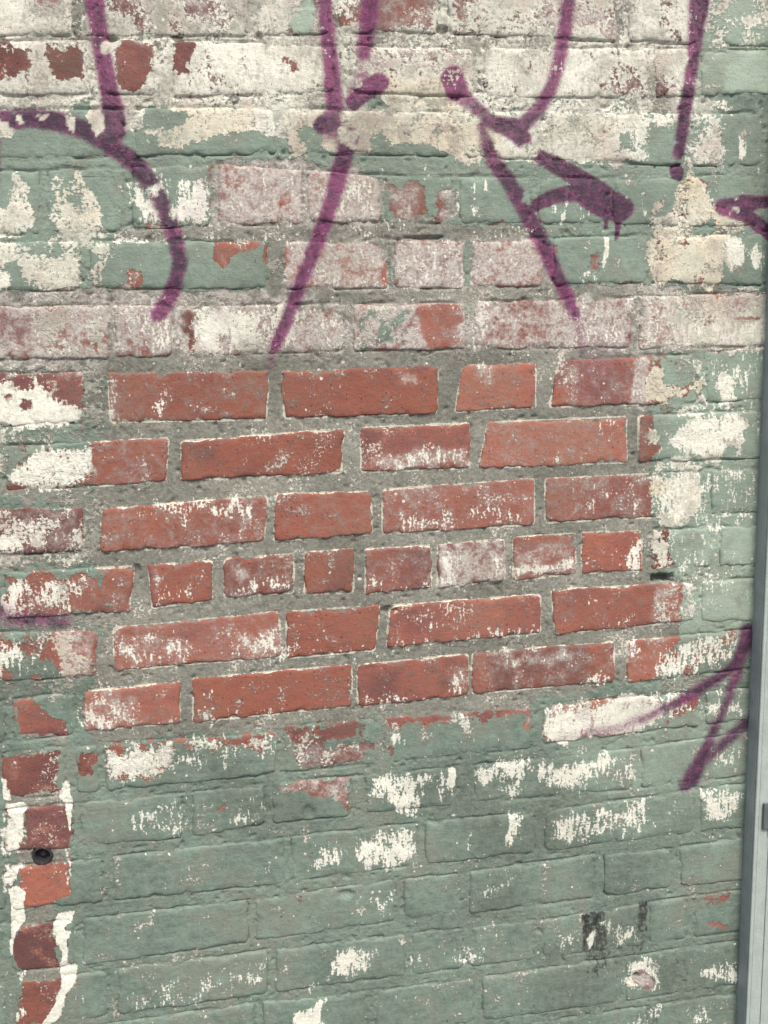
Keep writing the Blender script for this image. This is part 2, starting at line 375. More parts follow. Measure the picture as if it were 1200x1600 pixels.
op('G.25 T.65', '594 1121, 830 1104, 828 1116, 740 1122, 672 1132, 664 1142, 650 1122, 610 1142, 596 1140', 5)
op('G.3 T.6', '598 1160, 612 1160, 618 1178, 604 1180', 5)
op('W.85', '612 1150, 630 1148, 632 1160, 616 1164', 3)
op('W.5 C.4', '712 1118, 732 1116, 736 1140, 716 1134', 5)
op('G0 T.5 H.4', '800 1106, 824 1106, 830 1118, 826 1140, 818 1138, 820 1120, 800 1114', 3)
# --- the green field: whites
op('W.66', '574 1216, 640 1206, 652 1226, 646 1262, 630 1268, 604 1252, 580 1246', 6)
op('W.56', '960 1180, 1000 1170, 996 1215, 964 1222', 8)
op('W.52', '1060 640, 1180 625, 1176 646, 1066 652', 8)
op('W.4', '1066 745, 1180 735, 1176 812, 1066 818', 16)
op('W.46', '1070 560, 1180 556, 1176 600, 1080 600', 12)
op('W.28', '1050 840, 1170 835, 1160 960, 1060 965', 20)
op('W.5', '230 1190, 420 1172, 420 1180, 235 1204', 8)
op('W.42', '560 1400, 620 1390, 600 1440, 550 1440', 12)
op('W.42', '700 1480, 780 1465, 770 1505, 690 1515', 12)
op('W.6', '652 1206, 712 1200, 712 1232, 694 1226, 690 1252, 678 1230, 656 1238', 5)
op('W.85', '700 1202, 712 1200, 710 1230, 702 1232', 2)
op('W.68', '745 1196, 800 1182, 832 1178, 828 1212, 800 1246, 760 1226, 748 1232', 6)
op('W.68', '848 1190, 880 1182, 956 1176, 954 1206, 900 1228, 852 1238, 846 1210', 6)
op('G.22 T.55 H.5 C.1', '428 1228, 480 1220, 540 1214, 546 1230, 542 1266, 524 1246, 490 1242, 456 1244', 6)
op('W.6', '476 1352, 490 1330, 500 1306, 512 1312, 534 1330, 538 1348, 500 1364', 6)
op('W.7', '546 1312, 600 1300, 650 1292, 652 1338, 620 1350, 560 1352, 552 1330', 5)
op('W.66', '718 1332, 728 1310, 736 1300, 732 1318, 726 1332', 3)
op('W.7', '784 1272, 816 1266, 816 1310, 802 1306, 794 1330, 786 1300', 3)
op('W.64', '862 1274, 940 1258, 1014 1250, 1016 1284, 960 1304, 930 1312, 866 1314', 5)
op('W.5', '1040 1244, 1060 1240, 1052 1290, 1042 1288', 4)
op('W.72', '1092 1238, 1160 1226, 1160 1268, 1130 1288, 1096 1274', 5)
op('W.5', '1105 1170, 1150 1160, 1150 1200, 1110 1205', 7)
op('W.52', '752 1402, 765 1376, 800 1362, 824 1356, 828 1368, 790 1388, 770 1398', 6)
op('W.68', '512 1530, 516 1500, 530 1486, 582 1482, 584 1504, 560 1514, 540 1530', 5)
op('W.56', '480 1532, 512 1536, 506 1544, 482 1542', 3)
op('W.6', '398 1504, 420 1500, 416 1516, 400 1536', 4)
op('W.55', '310 1528, 332 1518, 336 1546, 312 1558', 6)
op('W.42', '200 1552, 400 1510, 400 1548, 220 1580', 12)
op('W.46', '636 1496, 664 1488, 662 1504, 640 1508', 6)
op('W.5', '862 1470, 906 1452, 908 1480, 880 1486', 6)
op('W.54', '946 1440, 996 1432, 996 1474, 948 1476', 6)
op('W.5', '1018 1460, 1040 1452, 1030 1470', 5)
op('W.7', '1086 1522, 1106 1508, 1150 1506, 1152 1530, 1120 1530, 1092 1534', 4)
op('W.56', '1086 1580, 1108 1566, 1112 1600, 1088 1602', 5)
op('W.55', '985 1580, 1040 1576, 1030 1600, 990 1600', 6)
op('W.95', '460 1576, 480 1570, 510 1566, 502 1600, 510 1640, 464 1640', 4)
op('W.46', '622 1560, 668 1562, 662 1574, 630 1576', 6)
op('W.4', '236 1255, 300 1260, 290 1300, 200 1305, 195 1280', 12)
op('W.42', '360 1250, 420 1240, 420 1290, 350 1290', 10)
op('C.45', '200 1495, 245 1486, 242 1496, 205 1500', 5)
op('W.44', '80 1270, 82 1270, 82 1272, 80 1272', 2)
op('G.45 T.45 H.2', '344 1250, 366 1248, 364 1260, 346 1260', 5)
op('G.35 T.45 H.3', '470 1396, 478 1396, 482 1426, 470 1430', 4)
op('G.3 T.4 H.2', '1100 1438, 1132 1436, 1132 1450, 1102 1452', 5)
op('G.55 T.6 D.5', '1082 1402, 1150 1390, 1152 1405, 1086 1414', 6)
op('K.8', '908 1428, 946 1422, 948 1484, 910 1488', 2)
op('K.5', '909 1484, 948 1480, 945 1526, 912 1522', 6)
op('K.72', '996 1409, 1013 1407, 1009 1452, 995 1460', 2)
op('K.55', '994 1450, 1006 1450, 1002 1500, 990 1490', 7)
op('W.95 K0', '916 1466, 924 1454, 930 1452, 928 1472, 920 1484', 2)
op('W.8 K0', '934 1440, 946 1438, 942 1446', 2)
op('W.6 C.5', '972 1512, 1000 1500, 1022 1502, 1042 1524, 1030 1546, 990 1548', 8)
op('W.97', '992 1518, 998 1504, 1012 1498, 1020 1508, 1016 1522, 1000 1524', 4)
op('G0 C0 W0 H.75 T.6', '998 1524, 1012 1516, 1024 1534, 1016 1546, 1000 1542', 3)
# --- the strip on the left where a board once covered the wall
op('G0 C0 W0 T.6 D.9 M0', '6 1178, 98 1174, 99 1222, 104 1258, 109 1300, 108 1342, 110 1384, 92 1402, 86 1442, 94 1500, 98 1552, 68 1640, 38 1640, 28 1520, 24 1470, 36 1432, 30 1380, 44 1330, 38 1262, 14 1244', 3)
op('T.55', '6 1178, 98 1174, 99 1245, 10 1246', 4)
op('T.95', '36 1260, 108 1258, 108 1330, 38 1330', 4)
op('T.0 D0', '28 1362, 50 1352, 106 1358, 108 1384, 86 1402, 88 1414, 40 1416, 28 1386', 4)
op('T.92', '22 1450, 90 1446, 98 1512, 28 1516', 4)
op('T.6', '28 1528, 98 1528, 98 1556, 68 1640, 30 1640', 4)
op('W1 C1 G0', '3 1214, 10 1219, 18 1250, 5 1250', 2)
op('W1 C1 G0', '7 1256, 38 1253, 44 1262, 36 1272, 37 1290, 28 1296, 22 1280, 14 1272', 2)
op('W.7 C.8 G.2', '10 1270, 36 1290, 44 1330, 24 1336, 8 1334', 4)
op('W.97 C1 G0', '8 1352, 44 1346, 44 1360, 34 1362, 24 1378, 4 1384, 0 1368', 3)
op('W1 C1 G0', '14 1388, 26 1382, 42 1392, 38 1408, 40 1436, 24 1458, 20 1492, 16 1490, 18 1420', 2)
op('W.8', '20 1510, 34 1514, 30 1532, 22 1530', 3)
op('W.8', '30 1580, 40 1578, 40 1594, 30 1590', 3)
op('W1 C1 G0', '96 1232, 102 1220, 108 1222, 114 1250, 108 1302, 102 1256, 92 1242', 2)
op('W.75 C.7 G.1', '104 1330, 113 1345, 112 1372, 106 1394, 102 1388, 108 1366', 3)
op('W1 C1 G0', '84 1442, 92 1428, 116 1424, 114 1438, 100 1450, 112 1456, 106 1470, 108 1508, 121 1508, 119 1532, 106 1548, 92 1590, 76 1604, 74 1640, 62 1640, 66 1600, 84 1572, 96 1542, 92 1512, 98 1490, 88 1470', 2)
NOPS_PAINT = len(OPS)

# --- purple spray strokes: (x, y, width) along the stroke, strength
STROKES = []
def stroke(k, pts, soft=7):
    STROKES.append((k, np.array([float(t) for t in pts.replace(',', ' ').split()]).reshape(-1, 3), soft))
stroke(1, '146 -60 26, 148 0 26, 155 55 24, 163 100 24, 172 150 28, 178 188 35, 178 206 34', 6)
stroke(1, '-80 200 26, 0 188 28, 50 185 26, 100 192 26, 140 206 26, 185 236 24, 215 260 24, 240 295 22, 262 335 22, 275 380 20, 281 410 20, 275 440 20, 262 470 22, 247 491 20', 8)
stroke(.75, '-12 200 24, -14 290 24', 8)
stroke(1, '506 -60 19, 508 0 19, 512 60 20, 518 110 20, 524 168 24', 8)
stroke(.95, '582 -60 26, 579 0 25, 573 50 22, 567 86 15', 9)
stroke(.5, '567 86 15, 563 105 8', 9)
stroke(1, '592 131 30, 576 138 28, 552 160 24', 4)
stroke(.62, '566 126 28, 556 148 24', 6)
stroke(1, '505 196 29, 520 194 24', 4)
stroke(.55, '530 205 30, 550 215 22', 8)
stroke(1, '546 214 26, 538 245 24, 525 290 22, 510 340 20, 495 380 18, 470 440 18, 446 505 17, 430 542 14', 7)
stroke(.5, '430 542 14, 421 574 8', 9)
stroke(1, '706 122 34, 712 140 34', 4)
stroke(.72, '712 140 32, 734 160 22, 748 172 18', 6)
stroke(.95, '889 -60 17, 887 0 17, 880 60 18, 872 100 17, 860 140 17, 842 172 18, 818 194 20', 8)
stroke(1, '818 194 20, 790 200 24, 762 188 18', 6)
stroke(1, '766 190 18, 790 198 26, 815 216 26', 5)
stroke(.55, '752 200 12, 752 230 8', 6)
stroke(1, '840 242 18, 880 265 26, 930 296 32, 972 326 34', 4)
stroke(1, '836 320 18, 866 306 20, 900 302 24, 945 318 34', 4)
stroke(1, '930 318 34, 966 330 36', 3)
stroke(1, '947 335 7, 947 353 5', 2)
stroke(1, '965 342 9, 964 372 5', 2)
stroke(1, '761 225 16, 770 250 18, 795 285 20, 815 320 22, 840 365 21, 865 420 19, 885 460 16, 898 495 12', 8)
stroke(.5, '898 495 12, 912 545 9', 10)
stroke(1, '1094 -60 30, 1091 0 29, 1086 60 21, 1080 110 17, 1073 150 17, 1068 190 17, 1060 240 17', 6)
stroke(1, '1057 266 22, 1058 272 20', 3)
stroke(1, '1127 322 19, 1160 317 21, 1230 314 19', 3)
stroke(1, '1128 326 20, 1168 338 20, 1215 376 22', 3)
stroke(.9, '1168 985 22, 1163 1010 19, 1148 1040 16, 1120 1060 14, 1090 1079 14, 1050 1100 13', 7)
stroke(.75, '1050 1100 13, 1000 1124 9', 8)
stroke(.58, '1000 1124 9, 960 1138 9, 915 1144 9', 9)
stroke(.8, '1156 1048 13, 1140 1080 13, 1125 1120 12, 1105 1165 14', 8)
stroke(.95, '1105 1165 14, 1080 1216 22', 8)
stroke(.8, '1172 1124 17, 1132 1160 15, 1095 1190 15, 1072 1226 20', 8)
stroke(.7, '-20 940 20, 20 966 22, 100 972 18', 14)
stroke(.3, '-40 520 60, 20 515 50', 22)
stroke(.3, '236 890 18, 238 900 14', 10)
stroke(.28, '930 560 80, 920 600 40', 30)
stroke(.85, '524 168 22, 512 190 24', 6)
stroke(.8, '744 170 18, 768 190 16', 6)
stroke(.8, '752 196 12, 762 228 16', 6)
stroke(.7, '510 200 24, 545 216 24', 7)
# flakes that took the spray with them
FLAKES = []
def flake(pts): FLAKES.append(np.array([float(t) for t in pts.replace(',', ' ').split()]).reshape(-1, 2))
for s_ in ('100 178, 120 180, 119 208, 108 204', '138 178, 162 176, 163 204, 150 216, 140 202', '58 178, 76 178, 72 187, 60 184', '24 178, 34 180, 38 194, 28 190',
           '-10 186, 14 190, 20 214, -4 220', '154 68, 174 67, 172 84, 156 82', '528 200, 562 206, 552 222, 560 234, 530 224', '780 214, 796 222, 784 240, 772 226',
           '815 226, 842 232, 836 244, 818 244', '1143 308, 1157 310, 1150 316', '1142 324, 1154 320, 1150 334, 1142 332', '232 292, 250 292, 246 306, 234 304', '266 318, 276 316, 274 346, 266 340',
           '1066 92, 1076 90, 1070 104', '1086 130, 1090 120, 1092 140', '1053 218, 1060 222, 1052 228', '1070 240, 1080 240, 1074 252', '818 300, 832 304, 828 324, 812 318'): flake(s_)
for P_ in FLAKES[:15]: OPS.append(({'C': .97, 'Y': .25, 'D': .3}, P_, 1.9))
DRIPS = ['886 278 888 300', '862 296 865 335', '884 296 882 344', '908 322 910 344', '917 316 919 346', '954 294 955 310', '976 305 978 315', '1003 300 1006 338', '739 277 741 305', '757 278 758 300', '712 300 716 330', '736 316 740 336', '744 322 748 340', '880 330 878 350']
for s_ in DRIPS:
    a = [float(t) for t in s_.split()]
    op('W.72', f'{a[0]-2.5} {a[1]} {a[0]+2.5} {a[1]} {a[2]+2.5} {a[3]} {a[2]-2.5} {a[3]}', 2)

def paint_fields(X, Z):
    u, v = to_photo(X, Z); n = len(u)
    F = np.zeros((n, 10)); F[:, FI['G']] = 1.0
    F[:, FI['T']] = .5; F[:, FI['D']] = .25
    F[:, FI['M']] = 0.10 + 0.18*fbm(u/150, v/150, 5)
    wu = u + 5.5*fbm(u/13, v/13, 11) + 8.5*fbm(u/34, v/34, 12); wv = v + 5.5*fbm(u/13, v/13, 13) + 8.5*fbm(u/34, v/34, 14)
    lu = u + 1.5*fbm(u/16, v/16, 11); lv = v + 1.5*fbm(u/16, v/16, 13)
    order = list(OPS)
    for vals, P, f in order:
        thin = f <= 2
        xx, yy = (lu, lv) if thin else (wu, wv)
        if f == 1.9: xx, yy = u + 4*fbm(u/11, v/11, 61), v + 4*fbm(u/11, v/11, 63)
        if not thin: f = f*1.5 + 5 if (vals.get('W', 0) > .4 and 'T' not in vals) else f*1.1 + 2
        m = f+2
        lo = P.min(0)-m; hi = P.max(0)+m
        i = np.nonzero((xx > lo[0]) & (xx < hi[0]) & (yy > lo[1]) & (yy < hi[1]))[0]
        if len(i) == 0: continue
        a = sstep(f, -f, seg_poly_sd(xx[i], yy[i], P))
        for k, val in vals.items():
            F[i, FI[k]] = F[i, FI[k]]*(1-a) + val*a
    pu = u + 1.5*fbm(u/14, v/14, 21); pv = v + 1.5*fbm(u/14, v/14, 23)
    pur = np.zeros(n)
    for k, S, soft in STROKES:
        m = S[:, 2].max()/2 + soft*2.4
        lo = S[:, :2].min(0)-m; hi = S[:, :2].max(0)+m
        i = np.nonzero((pu > lo[0]) & (pu < hi[0]) & (pv > lo[1]) & (pv < hi[1]))[0]
        if len(i) == 0: continue
        best = np.full(len(i), 1e9)
        for j in range(len(S)-1):
            ax, ay, aw = S[j]; bx, by, bw = S[j+1]
            ex, ey = bx-ax, by-ay; wx, wy = pu[i]-ax, pv[i]-ay
            t = np.clip((wx*ex+wy*ey)/(ex*ex+ey*ey+1e-9), 0, 1)
            best = np.minimum(best, np.hypot(wx-ex*t, wy-ey*t) - (aw+(bw-aw)*t)/2)
        pur[i] = np.maximum(pur[i], k*sstep(soft*1.45, -soft*.85, best))
    fu = u + 4*fbm(u/11, v/11, 61); fv = v + 4*fbm(u/11, v/11, 63)
    for P in FLAKES:
        lo = P.min(0)-4; hi = P.max(0)+4
        i = np.nonzero((fu > lo[0]) & (fu < hi[0]) & (fv > lo[1]) & (fv < hi[1]))[0]
        if len(i): pur[i] *= 1-.92*sstep(2.5, -2.5, seg_poly_sd(fu[i], fv[i], P))
    F[:, FI['P']] = pur
    return F

# ------------------------------------------------------------------ the courses as surveyed: top edge, bottom edge, bricks
def pl(s): return np.array([float(t) for t in s.replace(',', ' ').split()]).reshape(-1, 2)
COURSES = [
 ('0 -30, 600 -28, 1200 -20', '0 55, 400 56, 600 48, 700 52, 830 60, 1200 72', '-140 112, 134 385, 405 512, 528 683, 702 962, 984 1090, 1106 1330'),
 ('0 66, 230 62, 270 64, 600 75, 830 78, 1020 76, 1100 80, 1200 80', '0 150, 240 146, 270 152, 600 142, 830 157, 1080 151, 1200 149', '-112 140, 158 243, 272 520, 545 738, 758 1010, 1026 1083, 1097 1340'),
 ('0 173, 270 170, 330 165, 600 177, 700 177, 900 173, 1080 179, 1200 176', '0 250, 330 240, 600 240, 760 245, 1030 258, 1200 258', '-60 190, 212 430, 450 700, 722 845, 862 1064, 1082 1190, 1204 1330'),
 ('0 268, 160 265, 330 258, 600 275, 700 278, 1000 280, 1200 272', '0 366, 160 366, 200 358, 330 352, 600 346, 720 350, 1000 350, 1100 356, 1200 354', '-45 60, 75 190, 208 328, 343 470, 482 592, 603 705, 720 828, 842 945, 958 1060, 1075 1180, 1194 1300'),
 ('0 379, 160 378, 300 379, 450 379, 610 375, 740 377, 920 371, 1000 369, 1190 367', '0 455, 170 451, 300 448, 440 452, 600 449, 720 451, 850 446, 1000 441, 1190 446', '-125 124, 143 415, 445 606, 617 723, 740 848, 866 1010, 1028 1190, 1206 1330'),
 ('0 480, 240 478, 290 480, 480 477, 600 475, 720 475, 760 470, 985 466, 1000 464, 1200 458', '0 562, 270 558, 480 548, 720 545, 760 545, 985 543, 1000 545, 1190 540', '-75 168, 182 268, 284 535, 555 725, 742 985, 1000 1240'),
 ('0 584, 420 580, 440 580, 680 573, 835 566, 990 560, 1190 546', '0 665, 172 660, 415 656, 445 654, 680 646, 720 643, 835 637, 990 634, 1190 624', '-125 129, 169/173 420/416, 439/445 684/682, 724/711 837, 874/858 1086, 1104 1340'),
 ('0 700, 145 686, 260 683, 285 690, 535 670, 565 668, 730 661, 760 660, 975 651, 1190 642', '0 768, 145 755, 260 753, 285 751, 535 738, 735 732, 975 723, 1190 714', '-255 -6, 12 264/258, 283 538/533, 564 734, 763/747 979, 998 1235'),
 ('0 796, 130 793, 160 796, 415 775, 430 772, 578 768, 600 765, 835 748, 852 748, 1015 741, 1190 732', '0 868, 130 861, 158 864, 415 846, 428 846, 580 834, 600 836, 833 819, 853 817, 1015 809, 1190 799', '-120 130, 159/155 418/412, 432/427 579/581, 598 835, 852 1096, 1112 1350'),
 ('0 896, 205 885, 235 883, 330 877, 352 873, 458 866, 475 863, 545 858, 572 858, 665 853, 685 850, 787 843, 803 840, 898 833, 910 832, 1000 830, 1200 820', '0 966, 205 956, 237 951, 330 938, 355 934, 455 926, 475 929, 550 926, 575 929, 672 919, 685 919, 785 906, 803 908, 898 896, 910 896, 1000 891, 1200 880', '-112 -10, 8 209/202, 232/238 331, 351 459, 476 552, 571 674, 684 788, 802 899, 909 1003, 1018 1110, 1126 1230'),
 ('0 991, 150 985, 178 981, 435 956, 448 956, 590 946, 610 946, 843 929, 862 921, 1060 912, 1190 903', '0 1064, 150 1058, 180 1048, 438 1026, 448 1029, 585 1016, 605 1011, 845 989, 868 991, 1060 971, 1190 966', '-90 151, 177/180 436/439, 448 593/586, 611/603 844, 861/868 1084, 1097 1340'),
 ('0 1097, 25 1094, 135 1080, 278 1065, 305 1060, 545 1038, 562 1040, 728 1022, 738 1020, 958 1003, 980 1001, 1190 983', '0 1162, 40 1157, 135 1143, 280 1129, 303 1129, 545 1102, 565 1106, 730 1086, 740 1084, 955 1064, 980 1067, 1190 1042', '-98 6, 22 116, 132 281, 302 549, 559 731, 738 959, 980 1220'),
 ('0 1178, 170 1161, 430 1146, 445 1136, 585 1121, 600 1121, 825 1105, 850 1102, 1190 1074', '0 1248, 100 1242, 170 1234, 430 1208, 585 1192, 825 1170, 850 1162, 1000 1142, 1190 1122', '-130 -12, 5 100, 121 152, 167 431, 444 586, 600 829, 849 1090, 1104 1340'),
 ('0 1268, 125 1255, 290 1240, 430 1223, 560 1213, 720 1198, 850 1184, 960 1176, 1040 1162, 1190 1142', '0 1330, 125 1322, 290 1308, 430 1285, 560 1272, 720 1256, 850 1246, 960 1236, 1190 1208', '-110 -6, 9 113, 127 283, 302 412, 428 546, 572 713, 743 985, 1003 1240'),
 ('0 1358, 115 1346, 400 1315, 560 1295, 700 1282, 850 1268, 1000 1249, 1070 1237, 1190 1222', '0 1420, 115 1412, 400 1386, 560 1360, 700 1346, 850 1330, 1000 1310, 1190 1288', '-240 6, 22 159, 177 441, 456 650, 666 834, 852 1081, 1095 1340'),
 ('0 1452, 60 1446, 170 1431, 360 1411, 560 1380, 720 1366, 800 1352, 860 1341, 1040 1328, 1190 1306', '0 1518, 130 1508, 360 1475, 560 1444, 720 1428, 860 1414, 1000 1390, 1190 1370', '-110 4, 20 116, 131 386, 400 616, 632 716, 735 926, 946 1046, 1064 1300'),
 ('0 1540, 130 1523, 270 1497, 400 1488, 640 1459, 800 1442, 860 1438, 1000 1412, 1190 1387', '0 1610, 130 1592, 400 1553, 640 1523, 800 1502, 1000 1476, 1190 1450', '-200 8, 25 166, 186 416, 432 631, 645 721, 738 832, 848 1000, 1015 1071, 1085 1330'),
 ('0 1625, 160 1602, 290 1578, 440 1564, 600 1547, 740 1530, 870 1510, 1000 1492, 1190 1465', '0 1696, 160 1672, 440 1632, 600 1612, 740 1596, 870 1578, 1000 1560, 1190 1532', '-100 150, 166 396, 412 571, 588 738, 755 961, 978 1056, 1070 1300'),
 ('0 1714, 440 1650, 740 1612, 870 1596, 950 1580, 1050 1568, 1190 1548', '0 1786, 440 1722, 740 1684, 950 1652, 1190 1616', '-10 240, 258 500, 516 755, 772 1010, 1026 1270'),
]
JAMB_X = float(0.5*(to_wall(1197, 400)[0] + to_wall(1147, 1600)[0]))
X_LEFT, X_RIGHT = -1.15, JAMB_X + .025
bricks = []      # four corners on the wall: top-left, top-right, bottom-right, bottom-left
def lerp_ext(P, x):
    if x < P[0, 0]: k = (P[1, 1]-P[0, 1])/(P[1, 0]-P[0, 0]); return P[0, 1] + k*(x-P[0, 0])*.9
    if x > P[-1, 0]: k = (P[-1, 1]-P[-2, 1])/(P[-1, 0]-P[-2, 0]); return P[-1, 1] + k*(x-P[-1, 0])
    return float(np.interp(x, P[:, 0], P[:, 1]))
for ci, (t, b, bl) in enumerate(COURSES):
    T, B = pl(t), pl(b); first = None
    for tok in bl.split(','):
        l, r = tok.split()
        l = [float(q) for q in l.split('/')]; r = [float(q) for q in r.split('/')]
        lt, lb, rt, rb = l[0], l[-1], r[0], r[-1]
        q = [(lt, lerp_ext(T, lt)), (rt, lerp_ext(T, rt)), (rb, lerp_ext(B, rb)), (lb, lerp_ext(B, lb))]
        xs, zs = to_wall([p[0] for p in q], [p[1] for p in q])
        Q = np.stack([xs, zs], -1)
        if first is None: first = Q
        bricks.append([Q, ci])
    header = ci in (3, 9)
    x = first[:, 0].min() - 0.015; zt, zb = first[0, 1], first[3, 1]
    while x > X_LEFT:                       # the same courses going on to the left, out of the picture
        L = (0.098 if header else 0.205) + random.uniform(-.004, .004)
        x0 = max(x-L, X_LEFT)
        if x-x0 > .03: bricks.append([np.array([(x0, zt), (x, zt), (x, zb), (x0, zb)]), ci])
        x = x0 - 0.016
def plain_course(zt, zb, off, header=False):
    x = X_LEFT; k = 0
    while x < X_RIGHT:
        L = (0.098 if header else 0.207) + random.uniform(-.005, .005)
        if k == 0: L *= off
        x1 = min(x+L, X_RIGHT); k += 1
        if x1-x > .025: bricks.append([np.array([(x, zt), (x1, zt), (x1, zb), (x, zb)]), 99])
        x = x1 + 0.016
ztop = max(b[0][:, 1].max() for b in bricks); zbot = min(b[0][:, 1].min() for b in bricks)
for i in range(3): plain_course(ztop+.014+.079*i+.064, ztop+.014+.079*i, (.5, .97, .6)[i])
zb_ = zbot; i = 0
while zb_ > 0.075:
    plain_course(zb_-.016, zb_-.081, (.95, .45)[i % 2]); zb_ -= .081; i += 1
Z_TOP = ztop + .014 + .079*3; Z_BOT = 0.0

def quad_d(X, Z, Q, r=.004):
    """distance to the brick outline (negative inside) and, split up, to its top edge and its ends"""
    def ed(a, b):                            # a->b clockwise: positive is outside
        e = b-a; L = math.hypot(*e); return ((X-a[0])*(-e[1]) + (Z-a[1])*e[0])/L
    top, right, bot, left = ed(Q[0], Q[1]), ed(Q[1], Q[2]), ed(Q[2], Q[3]), ed(Q[3], Q[0])
    dx = np.maximum(right, left)+r; dy = np.maximum(top, bot)+r
    return np.hypot(np.maximum(dx, 0), np.maximum(dy, 0)) + np.minimum(np.maximum(dx, dy), 0) - r, top

# ------------------------------------------------------------------ node helpers
class NG:
    def __init__(self, mat):
        mat.use_nodes = True; self.t = mat.node_tree; self.t.nodes.clear()
    def n(self, typ, **kw):
        nd = self.t.nodes.new(typ)
        for k, v in kw.items(): setattr(nd, k, v)
        return nd
    def put(self, sock, v):
        if isinstance(v, (int, float)): sock.default_value = v
        elif isinstance(v, tuple): sock.default_value = v if len(v) == len(sock.default_value) else (*v, 1.0)
        else: self.t.links.new(v, sock)
    def m(self, opn, a, b=0.0, c=None):
        nd = self.n('ShaderNodeMath', operation=opn); self.put(nd.inputs[0], a); self.put(nd.inputs[1], b)
        if c is not None: self.put(nd.inputs[2], c)
        return nd.outputs[0]
    def add(self, *a):
        r = a[0]
        for x in a[1:]: r = self.m('ADD', r, x)
        return r
    def mul(self, a, b): return self.m('MULTIPLY', a, b)
    def mad(self, a, k, o): return self.m('MULTIPLY_ADD', a, k, o)
    def ss(self, x, lo, hi):
        nd = self.n('ShaderNodeMapRange', interpolation_type='SMOOTHSTEP'); self.put(nd.inputs[0], x)
        nd.inputs[1].default_value = lo; nd.inputs[2].default_value = hi; return nd.outputs[0]
    def lin(self, x, a, b, c, d):
        nd = self.n('ShaderNodeMapRange'); self.put(nd.inputs[0], x)
        for i, q in enumerate((a, b, c, d)): nd.inputs[i+1].default_value = q
        return nd.outputs[0]
    def mix(self, f, a, b, mode='MIX'):
        nd = self.n('ShaderNodeMix', data_type='RGBA', blend_type=mode); self.put(nd.inputs[0], f); self.put(nd.inputs[6], a); self.put(nd.inputs[7], b)
        return nd.outputs[2]
    def noise(self, vec, s, det=3, ro=.6, off=0.0, dist=0.0):
        nd = self.n('ShaderNodeTexNoise', noise_dimensions='2D'); nd.inputs['Scale'].default_value = s; nd.inputs['Detail'].default_value = det
        nd.inputs['Roughness'].default_value = ro; nd.inputs['Distortion'].default_value = dist
        mp = self.n('ShaderNodeMapping'); self.put(mp.inputs[0], vec); mp.inputs[1].default_value = (off, off*1.7, off*.6)
        self.t.links.new(mp.outputs[0], nd.inputs['Vector'])
        return self.mad(nd.outputs[0], 4.0, -2.0)         # about -0.8 .. 0.8
    def map(self, vec, sc):
        mp = self.n('ShaderNodeMapping'); self.put(mp.inputs[0], vec); mp.inputs[3].default_value = sc; return mp.outputs[0]

